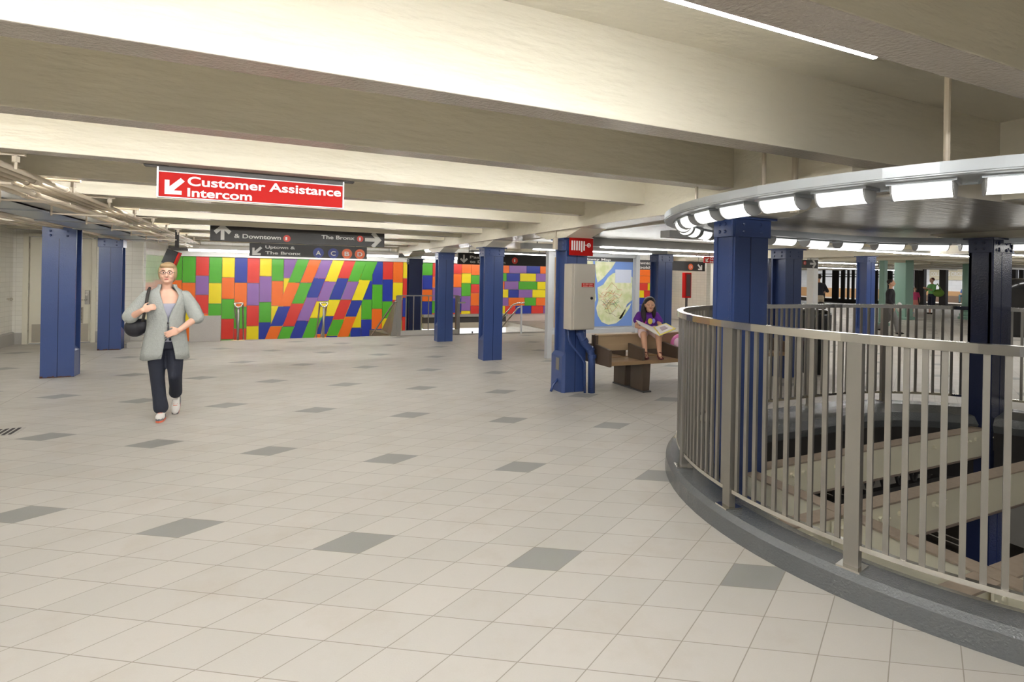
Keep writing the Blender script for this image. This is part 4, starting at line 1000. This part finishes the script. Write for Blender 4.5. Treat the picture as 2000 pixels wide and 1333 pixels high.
def facebits(root, c, r, k=1.0):
    x, y, z = c
    for s in (-1, 1):
        e = MB().sph((x+s*.028*k, y-r[1]*.90, z+.012), (.0115*k, .007, .0055*k), 8).build('eye', EYEW, root, local=True, smooth=True)
        MB().sph((x+s*.028*k, y-r[1]*.90-.006, z+.012), (.006*k, .004, .0065*k), 8).build('iris', IRIS, e, local=True, smooth=True)
        MB().tube([(x+s*.012*k, y-r[1]*.95, z+.03*k+.002), (x+s*.03*k, y-r[1]*.93, z+.036*k), (x+s*.046*k, y-r[1]*.82, z+.03*k)], .0035, 6).build('eyebrow', BROW, root, local=True)
    MB().sph((x, y-r[1]*.99, z-.056), (.022*k, .009, .007*k), 8).build('mouth', LIP, root, local=True, smooth=True)
def hand(mb, wrist, d, palmn, side=1, curl=.5, L=.17, spread=.1):
    """palm and five separate bent fingers; d direction wrist->fingers, palmn normal out of the palm, side +1/-1 thumb side"""
    w_ = Vector(wrist); d = Vector(d).normalized(); nrm = Vector(palmn); nrm = (nrm-d*nrm.dot(d)).normalized(); s = d.cross(nrm)*side
    pc = w_+d*L*.27
    rot = Matrix((s, d, nrm)).transposed()
    mb.sph(pc, (L*.24, L*.30, L*.095), 8, rot=rot)
    for i, (u, ln) in enumerate(((.17, .40), (.06, .46), (-.055, .43), (-.165, .33))):
        base = w_+d*L*.48+s*u*L; a = curl*.55; dd = (d+s*u*spread*4).normalized(); r = L*.05
        p = base
        for j, fr in enumerate((.45, .32, .23)):
            dd = (dd*cos(a)+nrm*sin(a)).normalized(); q = p+dd*ln*L*fr
            mb.caps(p, q, r*(1-.1*j), r*(1-.1*(j+1)), 5); p = q; a = curl*.8
    b = w_+d*L*.14+s*L*.19; t1 = b+(s*.75+d*.7+nrm*.3).normalized()*L*.2; t2 = t1+(s*.25+d*.9+nrm*.4).normalized()*L*.16
    mb.caps(b, t1, L*.066, L*.058, 5); mb.caps(t1, t2, L*.056, L*.046, 5)

# ---- woman walking towards the viewer (local axes: x to picture right, -y towards her front, z up)
ang = math.atan2(.96, 6.75)    # she faces the viewer
W = thing('person', 'woman in a grey knit cardigan and dark jeans walking with a black shoulder bag', 'person', (-1.03, 6.8, 0), rz=radians(2))
b = MB()
hc_ = (.03, -.03, 1.56); HR = (.072, .09, .112)
head(b, hc_, HR)
b.loft([(.02, .0, 1.36, .055, .052), (.022, -.005, 1.42, .05, .05), (.028, -.01, 1.5, .05, .052)], 16)
b.loft([(.02, .01, .80, .15, .10), (.02, .01, .88, .165, .115), (.02, .01, .98, .14, .10), (.02, .0, 1.1, .135, .10), (.02, -.005, 1.22, .145, .105), (.02, .0, 1.32, .145, .085), (.02, .0, 1.37, .10, .065), (.02, .0, 1.40, .05, .05)], 24)
# legs: standing leg (picture left), trailing leg lifted (picture right)
b.caps((-.05, .01, .85), (-.045, -.03, .47), .088, .058); b.caps((-.045, -.03, .47), (-.01, -.02, .09), .056, .038)
b.caps((.095, .02, .85), (.115, -.05, .47), .088, .058); b.caps((.115, -.05, .47), (.10, .26, .2), .055, .038)
# arm holding the bag strap (picture left)
sL, eL, wL = Vector((-.15, .0, 1.31)), Vector((-.29, -.05, 1.10)), Vector((-.17, -.17, 1.18))
b.caps(sL, eL, .038, .04); b.caps(eL, wL, .04, .027)
hand(b, wL, (.9, -.1, .35), (.15, .85, -.2), side=1, curl=1.35, L=.165)
sR, eR, wR = Vector((.19, .0, 1.31)), Vector((.30, -.04, 1.08)), Vector((.16, -.17, .965))
b.caps(sR, eR, .038, .04); b.caps(eR, wR, .04, .027)
hand(b, wR, (-.9, -.1, -.35), (.1, .9, -.1), side=-1, curl=.45, L=.165)
body = b.build('body', SKIN, W, local=True, remesh=.0065, sm=3)
facebits(W, hc_, HR, 1.0)
h_ = MB(); h_.sph((.03, .012, 1.592), (.085, .098, .098), 14); h_.sph((.03, .05, 1.54), (.078, .072, .09), 12)
for s in (-1, 1): h_.sph((.03+s*.066, -.015, 1.57), (.022, .06, .075), 10)
h_.sph((.03, -.06, 1.645), (.07, .056, .036), 10); h_.sph((.03, .10, 1.50), (.04, .04, .07), 10)
h_.build('hair', HAIRB, W, local=True, remesh=.008, sm=3)
gl = MB()
for s in (-1, 1): gl.tube([(.03+s*.031+.024*cos(a*pi/8), -.03-.1-.0, 1.572+.017*sin(a*pi/8)) for a in range(16)], .0022, 6, closed=True); gl.tube([(.03+s*.054, -.128, 1.575), (.03+s*.076, -.06, 1.575), (.03+s*.078, .0, 1.572)], .002, 5)
gl.tube([(.022, -.132, 1.575), (.038, -.132, 1.575)], .002, 5)
gl.build('glasses', DGREY, W, local=True)
MB().loft([(.02, .0, .84, .168, .118), (.02, .0, .98, .15, .108), (.02, -.005, 1.12, .146, .11), (.02, -.012, 1.2, .16, .118), (.02, -.012, 1.245, .15, .11)], 28).build('camisole', TOPM, W, local=True, smooth=True)
# jeans
j = MB()
j.loft([(.02, .01, .76, .165, .125), (.02, .01, .86, .172, .128), (.02, .01, .95, .155, .115)], 20)
def leg(mb, P):
    for (p, r), (q, r2) in zip(P, P[1:]): mb.caps(p, q, r, r2, 8)
leg(j, [((-.055, .01, .82), .1), ((-.055, -.02, .62), .082), ((-.045, -.03, .45), .068), ((-.025, -.025, .25), .064), ((-.01, -.02, .13), .072)])
leg(j, [((.095, .02, .82), .1), ((.11, -.02, .62), .08), ((.118, -.05, .47), .066), ((.112, .08, .34), .062), ((.10, .2, .24), .066)])
j.build('jeans', DENIM, W, local=True, remesh=.009, sm=3)
# shoes
def shoe(root, c, pitch=0, yaw=0, k=1.0, mats=(SHOEW, SHOEG, SHOEO), nm='shoe'):
    R = Matrix.Rotation(yaw, 3, 'Z') @ Matrix.Rotation(pitch, 3, 'X'); c = Vector(c)
    u = MB(); T = lambda p: c+R @ (Vector(p)*k)
    u.sph(T((0, -.055, .045)), (.044*k, .085*k, .038*k), 10, rot=R); u.sph(T((0, .05, .055)), (.036*k, .055*k, .05*k), 10, rot=R); u.sph(T((0, 0, .055)), (.038*k, .08*k, .04*k), 10, rot=R)
    o = u.build(nm, mats[0], root, local=True, remesh=.006, sm=2)
    P = [(-.036, .1), (-.042, .03), (-.04, -.05), (-.03, -.12), (0, -.142), (.03, -.12), (.04, -.05), (.042, .03), (.036, .1), (0, .115)]
    mb = MB(); a = [T((x, y, .0)) for x, y in P]; d_ = [T((x, y, .022)) for x, y in P]; n = len(P)
    mb.add(a+d_, [tuple(range(n)), tuple(range(n, 2*n))]+[(i, (i+1) % n, n+(i+1) % n, n+i) for i in range(n)]); mb.build('sole', mats[2], o, local=True)
    mb = MB(); a = [T((x*1.03, y*1.02, .02)) for x, y in P]; d_ = [T((x*.98, y*.97, .042)) for x, y in P]
    mb.add(a+d_, [tuple(range(n)), tuple(range(n, 2*n))]+[(i, (i+1) % n, n+(i+1) % n, n+i) for i in range(n)]); mb.build('midsole', mats[1], o, local=True)
    mb = MB()
    for q in range(4): p = T((-.02, -.055+.022*q, .085-.0*q)); p2 = T((.02, -.055+.022*q, .085)); mb.tube([p, p2], .003*k, 5)
    mb.build('laces', mats[2], o, local=True)
shoe(W, (-.008, -.03, .0)); shoe(W, (.10, .29, .07), pitch=.75)
# cardigan: open front shell
def shell(levels, mat_, root, name, n=40, thick=.014):
    mb = MB(); vs_ = []; K = n+1
    for (cx, cy, z, rx, ry, half, ctr) in levels:
        for k in range(K):
            a = radians(-90+ctr+half) + (2*pi-2*radians(half))*k/n
            rip = 1+.02*sin(9*a+z*6)
            vs_.append((cx+rx*rip*cos(a), cy+ry*rip*sin(a), z+(.012*sin(3*a) if z < .7 else 0)))
    fs = []
    for i in range(len(levels)-1):
        for k in range(n): fs.append((i*K+k, i*K+k+1, (i+1)*K+k+1, (i+1)*K+k))
    mb.add(vs_, fs); return mb.build(name, mat_, root, local=True, smooth=True, solid=thick)
cg = shell([(.02, .01, .655, .22, .16, 17, 12), (.02, .01, .72, .213, .156, 15, 12), (.02, .01, .82, .198, .15, 11, 12), (.02, .005, .92, .182, .142, 4, 12), (.02, 0, 1.02, .17, .136, 1.5, 12), (.02, 0, 1.1, .168, .134, 3, 12),
            (.02, -.005, 1.18, .178, .134, 12, 12), (.02, 0, 1.26, .19, .128, 20, 14), (.02, .0, 1.33, .185, .112, 27, 14), (.02, .005, 1.375, .14, .095, 34, 12), (.025, .005, 1.41, .09, .08, 42, 10), (.027, .0, 1.445, .078, .078, 45, 8)], KNIT, W, 'cardigan')
sl = MB(); sl.caps((-.15, 0, 1.32), (-.23, -.02, 1.2), .064, .074); sl.caps((-.23, -.02, 1.2), (-.29, -.05, 1.11), .074, .074); sl.build('sleeve', KNIT, cg, local=True, remesh=.009, sm=3)
sl = MB(); sl.caps((.19, 0, 1.32), (.26, -.01, 1.2), .064, .074); sl.caps((.26, -.01, 1.2), (.31, -.035, 1.09), .074, .074); sl.build('sleeve', KNIT, cg, local=True, remesh=.009, sm=3)
for z in (.95, 1.04): MB().sph((.055, -.142, z), (.011, .006, .011), 6).build('button', DGREY, cg, local=True)
# shoulder bag is carried: its own thing
R2 = Matrix.Rotation(-AZ*.75, 3, 'Z')
bgp = Vector((-1.03, 6.8, 0))
BG = thing('shoulder_bag', 'slouchy black shoulder bag held under the arm of the walking woman', 'bag', tuple(bgp), rz=radians(2))
m_ = MB(); m_.sph((-.26, .04, .985), (.10, .075, .10), 12); m_.sph((-.20, .03, 1.0), (.08, .07, .08), 10); m_.build('bag_body', mat('black_soft_leather', srgb(26,26,34), .5, bump=.3, bscale=15), BG, local=True, remesh=.008, sm=3)
MB().tube([(-.29, .08, 1.05), (-.22, .1, 1.2), (-.15, .06, 1.38), (-.13, -.02, 1.405), (-.135, -.1, 1.34), (-.145, -.155, 1.2), (-.17, -.14, 1.06)], .014, 8).build('strap', BLACKP, BG, local=True, smooth=True)

# ---- girl reading on the bench back
G = thing('person', 'girl in a purple T-shirt reading, perched on the bench back', 'person', (5.09, 6.42, 0), rz=-.5)
b = MB(); gh = (.01, -.10, 1.225); GR = (.066, .078, .09)
head(b, gh, GR)
b.caps((0, .0, 1.1), (.0, -.05, 1.17), .036, .036)
b.loft([(0, .02, .80, .12, .09), (0, .02, .88, .115, .085), (0, .01, .98, .105, .08), (0, .0, 1.06, .12, .07), (0, .0, 1.1, .07, .05)], 18)
for s, kx in ((-1, -.10), (1, .11)):
    hip = Vector((s*.07, .0, .85)); kn = Vector((kx*1.0, -.26, .80)); an = Vector((kx*.95+.02, -.30, .53))
    b.caps(hip, kn, .066, .05); b.caps(kn, an, .047, .03); b.caps(an, an+Vector((0, -.09, -.03)), .028, .024)
b.caps((-.13, 0, 1.06), (-.17, -.08, .9), .034, .03); b.caps((-.17, -.08, .9), (-.05, -.22, .87), .029, .021)
hand(b, (-.05, -.22, .87), (.85, -.4, 0), (0, 0, -1), side=-1, curl=.3, L=.12)
b.caps((.13, 0, 1.06), (.17, -.08, .91), .034, .03); b.caps((.17, -.08, .91), (.12, -.2, .87), .029, .021)
hand(b, (.12, -.2, .87), (-.2, -.9, 0), (0, 0, -1), side=1, curl=.3, L=.12)
b.build('body', SKIN2, G, local=True, remesh=.006, sm=3)
for s in (-1, 1):
    MB().tube([(.01+s*.014, -.178, 1.222), (.01+s*.03, -.178, 1.218), (.01+s*.046, -.165, 1.222)], .003, 5).build('closed_eyelid', HAIRD, G, local=True)
MB().sph((.01, -.178, 1.172), (.017, .007, .006), 8).build('mouth', LIP, G, local=True)
h_ = MB(); h_.sph((.01, -.07, 1.262), (.084, .092, .082), 12); h_.sph((.0, .0, 1.18), (.085, .06, .14), 12); h_.sph((-.075, -.07, 1.12), (.038, .045, .13), 10); h_.sph((.075, -.07, 1.13), (.032, .045, .11), 10); h_.sph((-.07, -.12, 1.05), (.03, .03, .1), 10)
h_.build('hair', HAIRD, G, local=True, remesh=.008, sm=3)
t_ = MB(); t_.loft([(0, .02, .80, .14, .115), (0, .02, .9, .13, .105), (0, .01, 1.0, .125, .1), (0, .0, 1.07, .14, .085), (0, .0, 1.105, .08, .06)], 20)
for s in (-1, 1): t_.caps((s*.12, 0, 1.065), (s*.165, -.03, .985), .05, .052)
ts = t_.build('t_shirt', mat('purple_cotton', srgb(98,36,142), .8, var=.1), G, local=True, remesh=.008, sm=3)
MB().sph((.02, -.098, .98), (.034, .01, .045), 8).build('shirt_print', mat('yellow_print', srgb(226,206,80), .8), ts, local=True); MB().sph((.07, -.09, .985), (.024, .01, .035), 8).build('shirt_print', mat('lilac_print', srgb(150,140,230), .8), ts, local=True); MB().sph((-.06, -.09, .965), (.03, .01, .03), 8).build('shirt_print', mat('magenta_print', srgb(206,60,170), .8), ts, local=True)
s_ = MB(); s_.loft([(0, .02, .785, .13, .11), (0, .02, .84, .13, .11)], 16)
for s, kx in ((-1, -.10), (1, .11)): s_.caps((s*.065, .0, .85), (kx, -.22, .80), .078, .068)
s_.build('shorts', mat('pale_pink_print_shorts', srgb(226,202,200), .8, var=.12, vscale=60), G, local=True, remesh=.008, sm=2)
SAN = mat('dark_red_sandal', srgb(92,26,32), .5)
for kx in (-.075, .125):
    sd = MB(); sd.sph((kx, -.36, .478), (.034, .08, .016), 10); sd.build('sandal', SAN, G, local=True)
    MB().tube([(kx-.036, -.40, .48), (kx, -.40, .515), (kx+.036, -.40, .48)], .009, 6).tube([(kx-.034, -.36, .485), (kx, -.35, .53), (kx+.034, -.36, .485)], .009, 6).tube([(kx-.03, -.3, .49), (kx-.03, -.3, .55), (kx, -.335, .56), (kx+.03, -.3, .55), (kx+.03, -.3, .49)], .008, 6).build('sandal_straps', SAN, G, local=True)
# open picture book on her lap
BK = thing('open_book', 'large open picture book with yellow bordered pages on the girl\'s lap', 'book', (5.1, 6.42, 0), rz=-.42)
YP = mat('yellow_page_border', srgb(236,222,110), .6); PG = mat('white_page', srgb(238,232,228), .6); CV = mat('pale_cover', srgb(214,214,200), .5)
def page(a, b_, c, d_, name, m, off=0, root=BK):
    a, b_, c, d_ = [Vector(p) for p in (a, b_, c, d_)]; nn = (b_-a).cross(d_-a).normalized()
    mb = MB(); mb.hexa([p+nn*off for p in (a, b_, c, d_)], [p+nn*(off+.005) for p in (a, b_, c, d_)]); return mb.build(name, m, root, local=True)
SPN0, SPN1 = (.06, -.40, .80), (.02, -.20, .90)
RB0, RB1 = (.30, -.36, .90), (.22, -.16, .96); LB0, LB1 = (-.22, -.36, .96), (-.22, -.18, 1.0)
rp = page(SPN0, RB0, RB1, SPN1, 'right_page', YP)
def inner(a, b_, c, d_, k=.14):
    P = [Vector(p) for p in (a, b_, c, d_)]; m0 = sum(P, Vector())/4; return [p+(m0-p)*k*1.4 for p in P]
q = inner(SPN0, RB0, RB1, SPN1); page(*q, 'picture', PG, off=.0055)
q = inner(SPN0, RB0, RB1, SPN1, .45); page(*q, 'drawing', mat('pale_drawing', srgb(196,176,182), .6), off=.011)
lp = page(LB0, SPN0, SPN1, LB1, 'left_page', PG); page(LB0, SPN0, SPN1, LB1, 'cover', CV, off=-.006); page(SPN0, RB0, RB1, SPN1, 'cover', CV, off=-.006)
# pink backpack
PK = mat('pink_nylon', srgb(236,130,190), .5, bump=.3, bscale=12); PKL = mat('pale_pink_panel', srgb(240,206,222), .5)
BP = thing('backpack', 'pink child\'s backpack on the bench seat beside the reading girl', 'backpack', (5.53, 6.25, .46))
m_ = MB(); m_.sph((5.56, 6.27, .62), (.15, .1, .17), 12); m_.sph((5.58, 6.25, .55), (.16, .11, .1), 12); m_.build('pack_body', PK, BP, remesh=.01, sm=3)
MB().sph((5.46, 6.19, .66), (.06, .05, .08), 10).build('front_pocket', PKL, BP, smooth=True)
MB().tube([(5.52, 6.16, .77), (5.48, 6.12, .7), (5.51, 6.13, .55), (5.58, 6.13, .5)], .018, 8).tube([(5.54, 6.17, .78), (5.62, 6.13, .76), (5.64, 6.12, .66)], .016, 8).build('shoulder_strap', PK, BP, smooth=True)

# ---- simple full figures farther away
def figure(label, loc, rz, H, skin, hair, top, bottom, pose='stand', shoes=None, sleeve=.5, legs_cov=1.0, seat=.45, arms='down', hairlen=.0, skirt=None, vox=.012):
    P = thing('person', label, 'person', loc, rz=rz); k = H/1.7; V = lambda x, y, z: Vector((x*k, y*k, z*k))
    b = MB(); dz = 0
    if pose == 'sit': dz = (seat/k)-.86
    hz = .86+dz
    b.sph(V(0, -.02, 1.585+dz), (.072*k, .09*k, .112*k), 10); b.sph(V(0, -.04, 1.53+dz), (.055*k, .07*k, .06*k), 8); b.sph(V(0, -.115, 1.565+dz), (.014*k, .02*k, .022*k), 6)
    for s in (-1, 1): b.sph(V(s*.073, 0, 1.575+dz), (.012*k, .02*k, .03*k), 6)
    b.caps(V(0, 0, 1.38+dz), V(0, -.01, 1.52+dz), .05*k, .048*k)
    b.loft([(0, 0, (z+dz)*k, rx*k, ry*k) for z, rx, ry in ((.84, .15, .11), (.95, .15, .105), (1.1, .14, .1), (1.25, .17, .11), (1.36, .17, .085), (1.41, .06, .05))], 16)
    if pose == 'sit': LG = [(s, V(s*.09, 0, hz), V(s*.12, -.42, hz+.03), V(s*.12, -.42+.02, .08)) for s in (-1, 1)]
    elif pose == 'walk': LG = [(-1, V(-.09, 0, hz), V(-.09, -.14, .48), V(-.09, -.2, .09)), (1, V(.09, 0, hz), V(.09, .02, .47), V(.09, .3, .16))]
    else: LG = [(s, V(s*.09, 0, hz), V(s*.1, -.02, .47), V(s*.11, 0, .09)) for s in (-1, 1)]
    for s, hp, kn, an in LG:
        b.caps(hp, kn, .08*k, .055*k); b.caps(kn, an, .052*k, .036*k); b.caps(an+V(0, .02, -.04), an+V(0, -.12, -.055), .035*k, .03*k)
    AR = []
    for s in (-1, 1):
        sh = V(s*.17, 0, 1.34+dz)
        if arms == 'down': el = V(s*.25, .03, 1.07+dz); wr = V(s*.24, -.08, .85+dz); hd = (0, -.2, -1)
        elif arms == 'lap': el = V(s*.24, -.02, 1.08+dz); wr = V(s*.1, -.28, hz+.14); hd = (-s*.3, -.7, -.4)
        elif arms == 'up': el = V(s*.21, -.1, 1.1+dz); wr = V(s*.08, -.3, 1.2+dz); hd = (-s*.4, -.8, .3)
        elif arms == 'back': el = V(s*.27, .06, 1.1+dz); wr = V(s*.1, -.12, 1.0+dz); hd = (-s*.8, -.4, 0)
        b.caps(sh, el, .046*k, .038*k); b.caps(el, wr, .036*k, .026*k); AR.append((s, sh, el, wr)); hand(b, wr, hd, (-s*.6, .3, .1), side=s, curl=.5, L=.17*k)
    b.build('body', skin, P, local=True, remesh=vox, sm=2)
    h = MB(); h.sph(V(0, .012, 1.62+dz), (.082*k, .096*k, .092*k), 10)
    if hairlen: h.sph(V(0, .06, 1.5+dz-hairlen/2), (.08*k, .05*k, (.09+hairlen/2)*k), 8)
    h.build('hair', hair, P, local=True, remesh=vox, sm=2)
    t = MB(); t.loft([(0, 0, (z+dz)*k, rx*k, ry*k) for z, rx, ry in ((.86, .17, .13), (.95, .168, .125), (1.1, .16, .12), (1.25, .185, .128), (1.36, .185, .1), (1.405, .08, .065))], 16)
    for s, sh, el, wr in AR:
        t.caps(sh, sh.lerp(el, min(1, sleeve*2)), .058*k, .055*k)
        if sleeve > .5: t.caps(el, el.lerp(wr, sleeve*2-1), .05*k, .042*k)
    t.build('shirt', top, P, local=True, remesh=vox, sm=2)
    q = MB()
    if skirt: q.loft([(0, 0, skirt*k, .24*k, .2*k), (0, 0, .7*k, .19*k, .15*k), (0, 0, .95*k, .16*k, .12*k)], 16)
    else:
        q.loft([(0, 0, (z+dz)*k, rx*k, ry*k) for z, rx, ry in ((.8, .17, .13), (.9, .175, .135), (.98, .16, .12))], 16)
        for s, hp, kn, an in LG:
            if legs_cov <= .5: q.caps(hp, hp.lerp(kn, legs_cov*2), .098*k, .085*k)
            else: q.caps(hp, kn, .098*k, .075*k); q.caps(kn, kn.lerp(an, legs_cov*2-1), .072*k, .06*k)
    q.build('skirt' if skirt else 'trousers', bottom, P, local=True, remesh=vox, sm=2)
    for s, hp, kn, an in LG:
        m = MB(); m.sph(an+V(0, -.05, -.055), (.045*k, .12*k, .035*k), 8); m.build('shoe', shoes or BLACKG, P, local=True)
    return P
CL = lambda n, c: mat(n, srgb(*c), .85, var=.08)
figure('dark haired person seated on the bench, glimpsed through the railing', (6.42, 6.24, 0), .2, 1.6, SKIN2, HAIRD, CL('peach_top', (226,150,130)), CL('blue_jeans', (70,84,120)), 'sit', arms='lap', hairlen=.1, seat=.5)
figure('man in a black shirt and khaki trousers seen from behind at the far gates', (20.0, 14.6, 0), pi-.5, 1.9, SKIN2, HAIRD, CL('black_shirt', (40,42,52)), CL('khaki', (196,182,160)), arms='back')
bb = MB().sph((19.8, 14.35, .62), (.24, .14, .2), 10).build('duffel_bag', BLACKP, smooth=True); tag(bb, 'black bag held low behind the man in khaki trousers', 'bag')
figure('person in a black top and grey trousers walking past the thick teal column', (17.91, 10.63, 0), .5, 1.72, SKIN2, HAIRD, CL('black_jacket', (36,34,38)), CL('grey_trousers', (120,118,116)), 'walk', sleeve=1)
wb = MB().sph((18.15, 10.5, .84), (.1, .08, .16), 8).build('plastic_bag', WHITE, smooth=True); tag(wb, 'white plastic bag carried by the person walking past the teal column', 'bag')
figure('woman in a green shirt and dark shorts with a green bag, facing the child', (31.9, 16.85, 0), -2.0, 1.92, SKIN, mat('auburn_hair', srgb(92,46,40), .6), CL('green_shirt', (130,196,120)), CL('navy_shorts', (34,40,60)), arms='up', legs_cov=.5, vox=.016)
gb = MB().sph((31.9, 16.55, 1.12), (.2, .26, .2), 10).tube([(31.9, 16.35, 1.2), (31.9, 16.6, 1.6), (31.9, 16.85, 1.25)], .03, 6).build('green_handbag', CL('green_bag', (120,160,70)), smooth=True); tag(gb, 'green handbag on the shoulder of the woman in green', 'bag')
figure('small child in a pink top and patterned skirt beside the woman in green', (31.6, 17.5, 0), -.8, 1.38, SKIN, mat('light_brown_hair', srgb(150,100,80), .6), CL('pink_top', (220,80,130)), CL('orange_pink_skirt', (220,140,130)), arms='down', skirt=.35, shoes=CL('pale_blue_shoes', (150,170,220)), vox=.016)
figure('bald man in a blue shirt seated on the far platform bench', (50.8, 24.5, .12), -pi/2, 1.75, SKIN2, SKIN2, CL('blue_shirt', (60,90,140)), CL('teal_jeans', (70,100,110)), 'sit', arms='lap', seat=.55, vox=.02)

# ================================================================ SURFACES BEHIND AND BESIDE THE VIEWER
struct('wall_left_near', B1(-7.1, -7, -6, 3, 0, ZC), WTILE)
struct('wall_far_left', B1(7.7, 7.8, 17.7, 45, 0, 3), WTILE)
struct('wall_north', B1(7.7, 53, 45, 45.2, 0, 3.2), WTILE)
